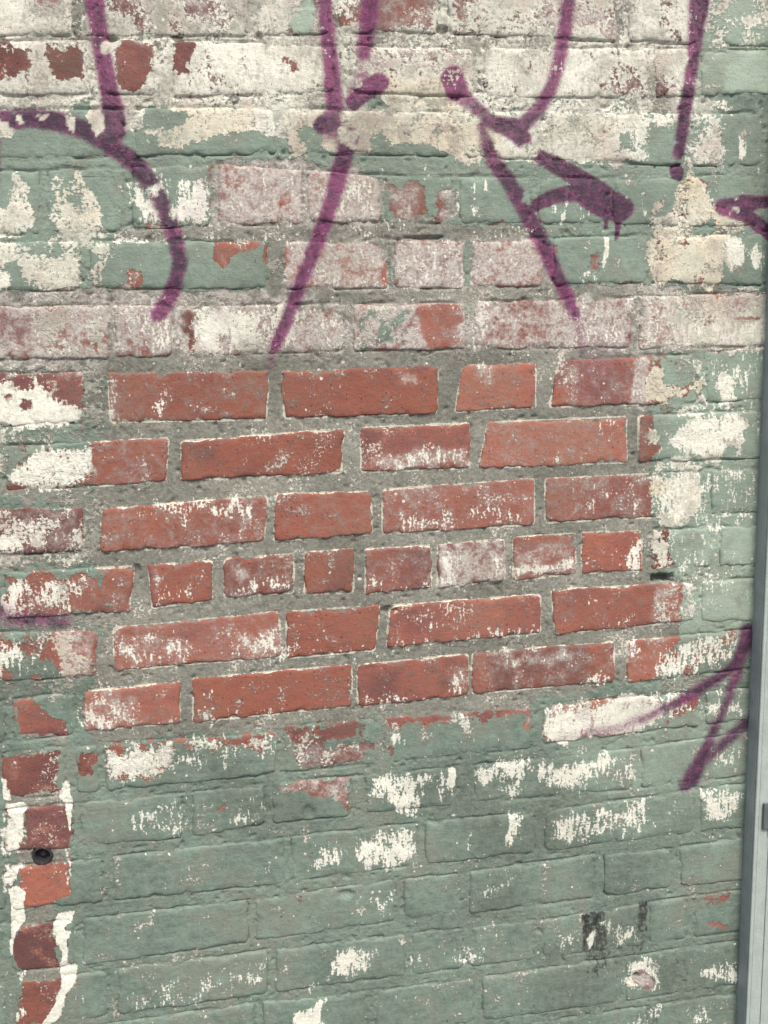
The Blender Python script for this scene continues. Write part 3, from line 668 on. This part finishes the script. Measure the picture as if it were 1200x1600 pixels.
def wall_uv(g):                               # metres along and up the wall
    s = g.n('ShaderNodeSeparateXYZ'); g.t.links.new(g.n('ShaderNodeNewGeometry').outputs['Position'], s.inputs[0])
    c = g.n('ShaderNodeCombineXYZ'); g.t.links.new(g.m('ADD', s.outputs[0], g.mul(s.outputs[1], .7)), c.inputs[0]); g.t.links.new(s.outputs[2], c.inputs[1]); return c.outputs[0]
def wall_material(name, mortar):
    mat = bpy.data.materials.new(name); g = NG(mat)
    pos = wall_uv(g)
    def att(nm):
        a = g.n('ShaderNodeAttribute', attribute_name=nm); s = g.n('ShaderNodeSeparateColor'); g.t.links.new(a.outputs['Color'], s.inputs[0])
        return s.outputs[0], s.outputs[1], s.outputs[2], a.outputs['Alpha']
    G, C, W, P = att('coat_a'); K, H, T, Y = att('coat_b'); M, D, E, VAL = att('coat_c')
    if mortar: C = g.mul(C, .95); H = g.mul(H, .62); D = g.m('MINIMUM', g.mad(D, 1.0, .28), 1.0)
    k1, k1b, big, lump = att('grain')
    k2 = g.noise(pos, 210, 3, .62, 2.0); k2b = g.noise(pos, 260, 3, .65, 9.0)
    k3 = g.noise(pos, 800, 1, .6, 4.0)
    kst = g.noise(g.map(pos, (1, .26, 1)), 190, 2, .6, 5.0)
    kbr = g.noise(g.map(pos, (.10, 1, 1)), 190, 2, .6, 15.0)
    mott = g.noise(pos, 85, 3, .7, 12.0)
    # bare body
    if mortar:
        body = g.mix(g.lin(g.add(mott, g.mul(k2, .6), big), -1.3, 1.3, 0, 1), (.150, .150, .124, 1), (.285, .28, .232, 1))
        body = g.mix(g.mul(g.ss(g.add(lump, g.mul(k2, .5)), .2, 1.1), .5), body, (.37, .355, .285, 1))
        body = g.mix(g.mul(g.ss(g.add(g.mul(lump, -1.0), g.mul(mott, .5)), .3, 1.2), .4), body, (.15, .155, .13, 1))
        sand = g.ss(g.add(k3, g.mul(k2, .5)), .5, 1.1)
        body = g.mix(g.mul(sand, .45), body, (.50, .48, .41, 1))
        pit = g.ss(g.add(k2b, g.mul(k3, .3), g.mul(k1, .35)), .98, 1.25)
        body = g.mix(g.mul(pit, .8), body, (.045, .045, .04, 1))
    else:
        tt = g.add(T, g.mul(big, .20), g.mul(mott, .16), g.mul(lump, .14), g.mul(k2, .08))
        body = g.mix(g.ss(tt, .0, 1.0), (.335, .112, .070, 1), (.150, .066, .060, 1))
        body = g.mix(g.ss(g.add(k1b, g.mul(k2, .5)), .2, .8), body, (.27, .10, .074, 1))
        body = g.mix(g.mul(g.ss(g.add(k3, g.mul(k2, .3)), 0.2, 1.2), .28), body, (.42, .19, .14, 1))
        body = g.mix(g.mul(g.ss(g.add(k2b, g.mul(k3, .4)), 1.0, 1.2), .8), body, (.06, .03, .028, 1))
        body = g.mix(g.mul(g.ss(g.add(mott, k1), .25, 1.1), .5), body, (.185, .098, .083, 1))
        body = g.mix(g.mul(g.ss(g.add(k1b, g.mul(k2b, .6)), .35, 1.2), .45), body, (.36, .215, .17, 1))
        vp = g.n('ShaderNodeTexVoronoi', voronoi_dimensions='2D'); vp.inputs['Scale'].default_value = 150; g.t.links.new(pos, vp.inputs['Vector'])
        vs = g.n('ShaderNodeSeparateColor'); g.t.links.new(vp.outputs['Color'], vs.inputs[0])
        pore = g.mul(g.ss(g.add(vp.outputs['Distance'], g.mul(vs.outputs[1], .14), g.mul(k2, .08)), .24, .12), g.m('GREATER_THAN', vs.outputs[0], .80))
        body = g.mix(g.mul(pore, .8), body, (.075, .035, .03, 1))
        hs = g.n('ShaderNodeHueSaturation'); g.put(hs.inputs['Value'], VAL); hs.inputs['Saturation'].default_value = .97; g.put(hs.inputs['Color'], body); body = hs.outputs[0]
    # grime
    gr = g.mul(D, g.ss(g.add(k1b, g.mul(mott, .7), g.mad(D, .5, -.35)), -.1, .6))
    # pale bloom
    bl = g.ss(g.mul(H, g.add(g.mul(k1, .55), g.mul(mott, .50), g.mul(k2, .28), g.mul(lump, .30), 1.12)), .06, 1.0)
    bloomcol = g.mix(g.lin(g.add(k2b, mott), -.8, .8, 0, 1), (.36, .295, .262, 1), (.62, .59, .53, 1))
    c = g.mix(g.mul(bl, .88), body, bloomcol)
    # thin rim of old paint and lime along the brick edges
    rim = g.ss(g.add(g.mad(E, -1.25, 1.0), g.mul(k2, .34), g.mul(k1, .42)), .40, .54)
    c = g.mix(g.mul(rim, .95 if not mortar else .8), c, (.66, .63, .51, 1))
    # stray specks of paint
    spk = g.ss(g.add(k2b, g.mul(k1, .75), g.mul(big, .5), g.mul(k3, .15)), 1.12 if not mortar else .82, 1.22 if not mortar else 1.1)
    c = g.mix(g.mul(spk, .85), c, (.66, .62, .52, 1))
    # green coat
    mG = g.ss(g.add(g.mad(G, 1.25, -.625), g.mul(k1, .46), g.mul(k2, .26)), -.12, .14)
    gc = g.mix(g.lin(g.add(mott, g.mul(big, .9), g.mul(k2, .25), g.mul(lump, .6), g.mul(kbr, .26)), -1.5, 1.3, 0, 1), (.112, .150, .120, 1), (.226, .296, .236, 1))
    if mortar: gc = g.mix(.05, gc, (.235, .245, .20, 1))
    gc = g.mix(g.ss(M, .15, 1.0), gc, (.375, .455, .36, 1))
    gc = g.mix(g.mul(g.ss(g.add(k1b, big, g.mul(k3, .3)), .0, .9), .55), gc, (.215, .22, .175, 1))
    gc = g.mix(g.mul(g.ss(g.add(k2, g.mul(k3, .4), g.mul(k1, .4)), 1.0, 1.25), .6), gc, (.045, .065, .052, 1))
    c = g.mix(mG, c, gc)
    # cream coat
    mC = g.ss(g.add(g.mad(C, 1.25, -.625), g.mul(k1b, .60), g.mul(k2, .40)), -.10, .13)
    cc = g.mix(g.lin(g.add(mott, g.mul(k2, .6), g.mul(k1, .7), g.mul(lump, .5)), -1.6, .7, 0, 1), (.32, .315, .255, 1), (.86, .84, .72, 1))
    cc = g.mix(g.mul(Y, .60), cc, g.mix(g.lin(k1, -.5, .6, 0, 1), (.70, .62, .42, 1), (.56, .42, .235, 1)))
    cc = g.mix(g.mul(g.ss(g.add(lump, g.mul(mott, .6)), .15, 1.0), .55), cc, (.50, .545, .44, 1))
    cc = g.mix(g.mul(g.ss(g.add(g.mul(lump, -1.0), g.mul(k1b, .5), g.mul(k2, .3)), .25, 1.1), .5), cc, (.56, .44, .375, 1))
    cc = g.mix(g.mul(gr, .85), cc, (.25, .25, .205, 1))
    cc = g.mix(g.mul(g.ss(g.add(k1, g.mul(k2b, .7), g.mul(big, -.6), g.mul(D, .4)), .55, 1.0), .6), cc, (.27, .285, .235, 1))
    cc = g.mix(g.mul(g.ss(g.add(k2b, g.mul(k3, .4), g.mul(D, .5), g.mul(k1, .5)), .80, 1.1), .75), cc, (.17, .155, .12, 1))
    cc = g.mix(g.mul(g.mul(H, g.ss(g.add(mott, k1), -.2, .5)), .5), cc, (.50, .375, .33, 1))
    c = g.mix(mC, c, cc)
    # white coat, scraped thin
    mW = g.ss(g.add(g.mad(W, 1.38, -.72), g.mul(k1, .34), g.mul(k2b, .40), g.mul(kst, .42)), -.08, .16)
    wc = g.mix(g.lin(g.add(mott, k2), -.8, .8, 0, 1), (.70, .685, .57, 1), (.88, .865, .745, 1))
    wc = g.mix(g.mul(g.mul(H, .55), g.ss(k1b, -.4, .5)), wc, (.60, .52, .49, 1))
    c = g.mix(mW, c, wc)
    # pin-head splashes over everything
    vo = g.n('ShaderNodeTexVoronoi', voronoi_dimensions='2D'); vo.inputs['Scale'].default_value = 95; g.t.links.new(pos, vo.inputs['Vector'])
    sp = g.n('ShaderNodeSeparateColor'); g.t.links.new(vo.outputs['Color'], sp.inputs[0])
    dot = g.mul(g.ss(g.add(vo.outputs['Distance'], g.mul(k2, .10), g.mul(sp.outputs[1], .14)), .22, .14), g.m('GREATER_THAN', g.add(sp.outputs[0], g.mul(k1b, .22)), 1.0))
    c = g.mix(g.mul(dot, .9), c, (.74, .72, .63, 1))
    # black paint
    mK = g.ss(g.add(g.mad(K, 1.25, -.625), g.mul(k2, .42), g.mul(kst, .42)), -.25, .45)
    c = g.mix(g.mul(mK, .93), c, (.022, .022, .024, 1))
    # purple spray
    thin = g.ss(g.add(P, g.mul(g.mul(k2, .17), g.ss(P, 0, .12)), g.mul(g.mul(k3, .11), g.ss(P, 0, .12))), .10, .88)
    chip = g.ss(g.add(k1b, g.mul(k2, .8), g.mul(C, .35), g.mul(G, -.5)), 1.1, 1.2)
    aP = g.mul(thin, g.mad(chip, -.9, 1.0))
    pc = g.mix(g.lin(g.add(mott, g.mul(k2, .6), g.mul(mG, -.8), g.mul(mC, .35), g.mul(lump, .4), g.mad(P, -.9, .75)), -1.1, .8, 0, 1), (.055, .021, .048, 1), (.235, .052, .143, 1))
    # grime film over all coats but the spray
    film = g.mul(g.ss(g.add(g.mul(big, -.8), g.mul(mott, .4)), -.1, .8), .22)
    c = g.mix(film, c, (.19, .18, .14, 1))
    c = g.mix(g.mul(aP, .94), c, pc)
    # relief
    h = g.add(g.mul(mG, .48), g.mul(mC, .40), g.mul(k3, .10), g.mul(k2, .26 if mortar else .15), g.mul(mott, .25), g.mul(g.mul(kbr, mG), .08))
    bm = g.n('ShaderNodeBump'); bm.inputs['Strength'].default_value = .8; bm.inputs['Distance'].default_value = .0012; g.t.links.new(h, bm.inputs['Height'])
    ro = g.add(g.mul(mG, -.16), g.mul(mW, -.08), g.mad(k2, .08, .88), g.mul(aP, -.1))
    bs = g.n('ShaderNodeBsdfPrincipled'); g.put(bs.inputs['Base Color'], c); g.put(bs.inputs['Roughness'], ro)
    bs.inputs['Specular IOR Level'].default_value = .28
    g.t.links.new(bm.outputs[0], bs.inputs['Normal'])
    out = g.n('ShaderNodeOutputMaterial'); g.t.links.new(bs.outputs[0], out.inputs[0])
    return mat
MAT_BRICK = wall_material('weathered brick and paint', False)
MAT_MORTAR = wall_material('weathered mortar and paint', True)

def mesh_obj(name, verts, faces, mat, parent=None, loc=(0, 0, 0), smooth=True):
    me = bpy.data.meshes.new(name)
    verts = np.asarray(verts, np.float32); faces = np.asarray(faces, np.int32)
    me.vertices.add(len(verts)); me.vertices.foreach_set('co', verts.ravel())
    me.loops.add(faces.size); me.loops.foreach_set('vertex_index', faces.ravel())
    me.polygons.add(len(faces)); me.polygons.foreach_set('loop_start', np.arange(0, faces.size, faces.shape[1], dtype=np.int32))
    me.polygons.foreach_set('loop_total', np.full(len(faces), faces.shape[1], np.int32))
    if smooth: me.polygons.foreach_set('use_smooth', np.ones(len(faces), bool))
    me.update(); me.validate(); me.materials.append(mat)
    o = bpy.data.objects.new(name, me); col.objects.link(o); o.location = loc
    if parent: o.parent = parent
    return o
def set_coats(me, F, edge, X, Z, val=1.0):
    a = me.attributes.new('grain', 'FLOAT_COLOR', 'POINT'); A = np.empty((len(F), 4), np.float32)
    A[:, 0] = fbm(X*62+3, Z*62, 101); A[:, 1] = fbm(X*50, Z*50+9, 131); A[:, 2] = fbm(X*10, Z*10, 151, 2); A[:, 3] = fbm(X*24, Z*24, 171)
    a.data.foreach_set('color', A.ravel())
    for nm, cols in (('coat_a', 'GCWP'), ('coat_b', 'KHTY')):
        a = me.attributes.new(nm, 'FLOAT_COLOR', 'POINT'); a.data.foreach_set('color', F[:, [FI[c] for c in cols]].astype(np.float32).ravel())
    a = me.attributes.new('coat_c', 'FLOAT_COLOR', 'POINT')
    A = np.ones((len(F), 4), np.float32); A[:, 0] = F[:, FI['M']]; A[:, 1] = F[:, FI['D']]; A[:, 2] = edge; A[:, 3] = val
    a.data.foreach_set('color', A.ravel())

# ------------------------------------------------------------------ relief of the wall
PANEL = pl('150 575, 600 566, 860 552, 1020 552, 1024 720, 1018 900, 1064 905, 1064 975, 1034 1066, 850 1092, 828 1106, 600 1122, 440 1142, 150 1160, 130 1080, 150 1000, 0 960, 0 890, 130 880, 130 690')
def bare(X, Z):                              # 1 in the scraped panel with its raked joints, 0 where paint bridges the joints
    u, v = to_photo(X, Z); return sstep(25, -25, seg_poly_sd(u, v, PANEL))
HOLES = [(66, 1337, 15.5, 14, .030), (690, 46, 10, 7, .006), (176, 61, 8, 6, .007), (404, 57, 6, 6, .006), (607, 953, 12, 5, .006), (662, 371, 30, 3, .006), (482, 1268, 9, 10, .0035), (993, 1528, 6, 9, .006), (540, 1396, 12, 6, .004), (213, 891, 6, 10, .004)]
def hole_depth(X, Z):
    u, v = to_photo(X, Z); r = np.zeros_like(u)
    r = np.maximum(r, .024*sstep(1.0, -1.0, np.maximum(np.abs(u-1034)-16, np.abs(v-903-(u-1034)*-.03)-5.5) + 1.2*vnoise(u/4, v/4, 78)))
    for hx, hy, rx, ry, dp in HOLES:
        q = np.hypot((u-hx)/rx, (v-hy)/ry) + .10*vnoise(u/5, v/5, 77)
        r = np.maximum(r, dp*sstep(1.06, .92, q))
    return r
def ragged(X, Z): return .0013*fbm(X*150, Z*150, 41) + .0021*fbm(X*42, Z*42, 43)

wall = bpy.data.objects.new('brick_wall', None); col.objects.link(wall)
wall['label'] = 'old brick wall with peeling green and cream paint, purple graffiti and a bare red patch'
wall['category'] = 'brick wall'; wall['kind'] = 'thing'

# --- bricks, each a piece of its own
def axis_lines(L, step, edge=(0, .0008, .0017, .0028, .0044)):
    if L < .02: edge = edge[:3]
    a = list(edge); n = max(1, int(round((L-2*edge[-1])/step)))
    a += [edge[-1] + (L-2*edge[-1])*i/n for i in range(1, n)]
    return np.array(a + [L-e for e in reversed(edge)])/L
for bi, (Q, ci) in enumerate(bricks):
    if Q[:, 0].min() > X_RIGHT-.008: continue
    Q = np.stack([np.minimum(Q[:, 0], X_RIGHT-.002), Q[:, 1]], -1)      # the wall stops behind the frame
    u, v = to_photo(Q[:, 0], Q[:, 1])
    seen = u.max() > -40 and u.min() < 1240 and v.max() > -40 and v.min() < 1640
    near_hole = u.min() < 84 and u.max() > 48 and v.min() < 1354 and v.max() > 1320
    step = (.0014 if near_hole else .0038) if seen else .014
    gx, gz = .0017, .0013
    Q = Q + np.array([(-gx, gz), (gx, gz), (gx, -gz), (-gx, -gz)])
    Lx = np.hypot(*(Q[1]-Q[0])); Lz = np.hypot(*(Q[0]-Q[3]))
    s = axis_lines(Lx, step); t = axis_lines(Lz, step)
    S, Tt = np.meshgrid(s, t); S = S.ravel()[:, None]; Tt = Tt.ravel()[:, None]
    XZ = (Q[3]*(1-S)+Q[2]*S)*(1-Tt) + (Q[0]*(1-S)+Q[1]*S)*Tt
    X, Z = XZ[:, 0], XZ[:, 1]
    d, top = quad_d(X, Z, Q, random.uniform(.003, .009))
    b = bare(X, Z); bm_ = b.mean()
    din = np.maximum(-d + ragged(X, Z) - .0004, -.001)
    zoff = random.uniform(-.0007, .0009); tx = random.uniform(-.006, .006); tz = random.uniform(-.012, .012)
    cx, cz = Q.mean(0)
    z = .0016 + zoff + tx*(X-cx) + tz*(Z-cz) + .00045*fbm(X*60, Z*60, 51) + .00025*fbm(X*220, Z*220, 53)
    z += (1-b)*.0007*fbm(X*24, Z*24, 57)
    drop = np.where(din > 0, .0066*np.exp(-din/.0008), .0072)
    drop_soft = .0036*np.exp(-np.maximum(din, 0)/.0014)
    z -= drop*b + drop_soft*(1-b)
    chips = sstep(.35, .75, fbm(X*55, Z*55, 61))*np.exp(-np.maximum(din, 0)/.004)*.004
    z -= chips + (0 if near_hole else hole_depth(X, Z))
    F = paint_fields(X, Z)
    if ci == 99 or not seen: F[:, FI['T']] = random.uniform(.2, .7)
    else:
        F[:, FI['T']] += random.uniform(-.12, .12)
        F[:, FI['H']] = np.maximum(F[:, FI['H']], random.uniform(.06, .26)*b)
    edge = np.clip(din/.003, 0, 3)*1.0 + (1-b)*2
    nx, nz = len(s), len(t)
    idx = np.arange(nx*nz).reshape(nz, nx)
    faces = np.stack([idx[:-1, :-1], idx[:-1, 1:], idx[1:, 1:], idx[1:, :-1]], -1).reshape(-1, 4)
    if near_hole:
        pu_, pv_ = to_photo(X, Z); inh = np.hypot((pu_-66)/15, (pv_-1337)/13.5) < 1.04
        faces = faces[~inh[faces].all(1)]
    V = np.stack([X-cx, -z, Z-cz], -1)
    ring = np.concatenate([idx[0, :-1], idx[:-1, -1], idx[-1, :0:-1], idx[:0:-1, 0]])
    back = V[ring].copy(); back[:, 1] = .055
    n0 = len(V); m = len(ring); bidx = n0 + np.arange(m)
    sides = np.stack([ring, bidx, np.roll(bidx, -1), np.roll(ring, -1)], -1)
    if near_hole: sides = sides[~(inh[ring] | inh[np.roll(ring, -1)])]
    V = np.concatenate([V, back]); F = np.concatenate([F, F[ring]]); edge = np.concatenate([edge, edge[ring]])
    o = mesh_obj('brick', V, np.concatenate([faces, sides]), MAT_BRICK, wall, (cx, 0, cz))
    set_coats(o.data, F, edge, V[:, 0]+cx, V[:, 2]+cz, random.uniform(.84, 1.2))

# --- mortar: one sheet between and just behind the brick faces
def band(lo, hi, a, b, fine, coarse):
    L = np.arange(lo, a, coarse); Mi = np.arange(a, b, fine); R = np.arange(b, hi, coarse)
    return np.unique(np.concatenate([L, Mi, R, [hi]]))
xs = band(X_LEFT-.03, X_RIGHT, -.44, X_RIGHT-.001, .0022, .012); zs = band(Z_BOT, Z_TOP, .40, 1.99, .0021, .012)
GX, GZ = np.meshgrid(xs, zs); sh = GX.shape; X, Z = GX.ravel(), GZ.ravel()
dm = np.full(X.shape, .02); groove = np.zeros_like(X)
cut = fbm(X*26, Z*90, 71)
for Q, ci in bricks:
    lo = Q.min(0)-.02; hi = Q.max(0)+.02
    c0, c1 = np.searchsorted(xs, [lo[0], hi[0]]); r0, r1 = np.searchsorted(zs, [lo[1], hi[1]])
    if c1 <= c0 or r1 <= r0: continue
    i = (np.arange(r0, r1)[:, None]*len(xs) + np.arange(c0, c1)[None]).ravel()
    d, top = quad_d(X[i], Z[i], Q, .0045)
    dm[i] = np.minimum(dm[i], d)
    wob = .0022*fbm(X[i]*45, np.full(len(i), Q[0, 1]*3), 73)
    inx = sstep(.010, -.004, d - np.maximum(top, 0))
    gv = np.exp(-((top-.0012-wob)/.0013)**2)*inx
    side = np.exp(-((d-.0006)/.0011)**2)*sstep(-.25, .45, cut[i])*(top < -.004)*.75
    groove[i] = np.maximum(groove[i], np.maximum(gv*sstep(-.3, .6, cut[i]+.1), side))
b = bare(X, Z)
z = -(.0003*b + -.0003*(1-b)) + .00055*fbm(X*70, Z*70, 81) + .0004*fbm(X*240, Z*240, 83) + .0007*fbm(X*18, Z*18, 85)*(1-b*.4)
z -= groove*.0046*(1-b)
u, v = to_photo(X, Z)
z -= hole_depth(X, Z)
z -= .0028*sstep(.5, .95, fbm(X*120, Z*120, 91))
F = paint_fields(X, Z)
edge = np.clip(np.abs(dm - .0002)/.0026, 0, 3) + (1-b)*2
keep = (dm > -.0075).reshape(sh) | (np.hypot((u-66)/19, (v-1337)/18) < 1).reshape(sh)
kf = keep[:-1, :-1] | keep[:-1, 1:] | keep[1:, 1:] | keep[1:, :-1]
idx = np.arange(len(X)).reshape(sh)
faces = np.stack([idx[:-1, :-1], idx[:-1, 1:], idx[1:, 1:], idx[1:, :-1]], -1)[kf]
used = np.unique(faces); remap = np.full(len(X), -1); remap[used] = np.arange(len(used))
o = mesh_obj('mortar', np.stack([X, -z, Z], -1)[used], remap[faces], MAT_MORTAR, wall)
set_coats(o.data, F[used], edge[used], X[used], Z[used])

# --- the body of the wall behind the face bricks, so that the wall is solid
def box(name, lo, hi, mat, parent=None, bev=0.0, segs=2):
    import bmesh
    bm = bmesh.new(); bmesh.ops.create_cube(bm, size=1.0)
    c = [(a+b)/2 for a, b in zip(lo, hi)]
    for vtx in bm.verts:
        vtx.co = [vtx.co[k]*(hi[k]-lo[k]) for k in range(3)]
    if bev: bmesh.ops.bevel(bm, geom=list(bm.edges), offset=bev, segments=segs, profile=.5, affect='EDGES')
    me = bpy.data.meshes.new(name); bm.to_mesh(me); bm.free(); me.materials.append(mat)
    o = bpy.data.objects.new(name, me); col.objects.link(o); o.location = c
    if parent: o.parent = parent
    return o
core = box('wall_core', (X_LEFT-.03, .050, 0), (X_RIGHT, .32, Z_TOP-.002), MAT_MORTAR, wall)

# ------------------------------------------------------------------ metal frame on the right
def metal_material(name, c0, c1, rough, metallic=.35):
    mat = bpy.data.materials.new(name); g = NG(mat)
    pos = wall_uv(g)
    st = g.noise(g.map(pos, (1, .04, 1)), 420, 3, .6, 1.0); bl = g.noise(pos, 30, 5, .65, 2.0); fi = g.noise(pos, 300, 3, .6, 3.0)
    c = g.mix(g.lin(g.add(g.mul(st, .6), bl), -.7, .7, 0, 1), c0, c1)
    c = g.mix(g.mul(g.ss(g.add(bl, g.mul(st, .8)), .7, 1.5), .5), c, (.10, .115, .11, 1))
    bs = g.n('ShaderNodeBsdfPrincipled'); g.put(bs.inputs['Base Color'], c); bs.inputs['Metallic'].default_value = metallic
    g.put(bs.inputs['Roughness'], g.mad(bl, .15, rough))
    bmp = g.n('ShaderNodeBump'); bmp.inputs['Strength'].default_value = .3; bmp.inputs['Distance'].default_value = .0006
    g.t.links.new(g.add(fi, g.mul(st, .7)), bmp.inputs['Height']); g.t.links.new(bmp.outputs[0], bs.inputs['Normal'])
    out = g.n('ShaderNodeOutputMaterial'); g.t.links.new(bs.outputs[0], out.inputs[0]); return mat
M_SIDE = metal_material('dull grey metal', (.30, .342, .318, 1), (.38, .425, .395, 1), .6, .0)
M_FACE = metal_material('pale grey painted metal', (.365, .425, .385, 1), (.44, .50, .455, 1), .5, .0)
M_PLATE = metal_material('dark grey plate', (.11, .135, .128, 1), (.16, .185, .175, 1), .5, .1)
fr = bpy.data.objects.new('metal_door_frame', None); col.objects.link(fr); fr.location = (JAMB_X, 0, 0)
fr['label'] = 'pale grey metal door frame standing against the right edge of the brick wall'; fr['category'] = 'door frame'; fr['kind'] = 'thing'
J = .0
PJ = .024                                     # how far the frame stands out from the wall
def fbox(name, x0, x1, y0, y1, mat, bev=.001, z0=0.0, z1=Z_TOP+.1): return box(name, (x0, y0, z0), (x1, y1, z1), mat, fr, bev)
fbox('jamb_side', .0025, .0062, -PJ, .03, M_SIDE, .0006)
fbox('edge_bead', .0030, .0090, -PJ-.0042, -PJ-.0002, M_FACE, .0014)
fbox('jamb_face', .0104, .0280, -PJ-.0016, -PJ+.004, M_FACE, .0006)
fbox('jamb_rib', .0284, .0310, -PJ-.0028, -PJ+.003, M_FACE, .0007)
fbox('jamb_return', .0315, .1100, -PJ+.0005, -PJ+.005, M_FACE, .0006)
fbox('door_leaf', .1110, .9800, -PJ+.0080, -PJ+.0480, M_FACE, .001, .012, 2.04)
# keep plate screwed to the face
PX = to_wall(1192, 1268)
zc = float(PX[1]) + .012
kp = fbox('keep_plate', .0155, .0600, -PJ-.0062, -PJ-.0030, M_PLATE, .0014, zc-.024, zc+.020)
fbox('bolt', .0265, .0360, -PJ-.0058, -PJ-.0030, M_PLATE, .001, zc-.036, zc-.026)
for o in fr.children: o.location.x += 0.0

# ------------------------------------------------------------------ black infill added to darken the hole in the joint of the bare strip
pm = bpy.data.materials.new('black hole infill'); g = NG(pm); pos = wall_uv(g)
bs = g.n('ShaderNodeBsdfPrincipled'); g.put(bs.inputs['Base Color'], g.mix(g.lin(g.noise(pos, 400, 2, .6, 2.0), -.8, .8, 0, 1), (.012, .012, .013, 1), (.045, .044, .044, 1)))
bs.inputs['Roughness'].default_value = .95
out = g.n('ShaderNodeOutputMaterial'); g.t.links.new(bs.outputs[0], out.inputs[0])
def lathe(name, prof, mat, parent, n=28):            # (radius, depth) turned about the infill's own axis
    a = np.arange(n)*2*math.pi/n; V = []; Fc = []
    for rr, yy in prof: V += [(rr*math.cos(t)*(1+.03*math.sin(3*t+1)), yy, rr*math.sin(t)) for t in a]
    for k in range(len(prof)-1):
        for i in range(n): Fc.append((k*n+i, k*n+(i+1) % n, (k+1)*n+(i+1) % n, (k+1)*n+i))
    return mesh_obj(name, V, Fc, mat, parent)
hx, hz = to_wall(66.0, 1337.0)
infill = bpy.data.objects.new('hole_infill', None); col.objects.link(infill); infill.location = (float(hx), 0, float(hz))
infill['label'] = 'round dark hole between two bare bricks at lower left, with an added black infill that keeps it dark'; infill['category'] = 'infill'; infill['kind'] = 'thing'
lathe('rim', [(.0135, .020), (.0135, -.0006), (.0128, -.0016), (.0112, -.0018), (.0102, -.0008), (.0098, .004), (.0095, .016)], pm, infill)
lathe('core', [(.0096, .0100), (.0060, .0092), (.0042, .0060), (.0036, .0052), (.0006, .0050), (.00005, .0050)], pm, infill)

# ------------------------------------------------------------------ ground at the wall's foot
gm = bpy.data.materials.new('asphalt'); g = NG(gm)
pos = g.n('ShaderNodeNewGeometry').outputs['Position']
a1 = g.noise(pos, 140, 4, .7, 1); a2 = g.noise(pos, 2, 4, .6, 2)
bs = g.n('ShaderNodeBsdfPrincipled'); g.put(bs.inputs['Base Color'], g.mix(g.lin(g.add(a1, a2), -.9, .9, 0, 1), (.05, .05, .048, 1), (.13, .128, .12, 1))); bs.inputs['Roughness'].default_value = .92
out = g.n('ShaderNodeOutputMaterial'); g.t.links.new(bs.outputs[0], out.inputs[0])
gd = mesh_obj('ground', [(-60, -60, 0), (60, -60, 0), (60, 60, 0), (-60, 60, 0)], [(0, 1, 2, 3)], gm, smooth=False)
gd['kind'] = 'structure'
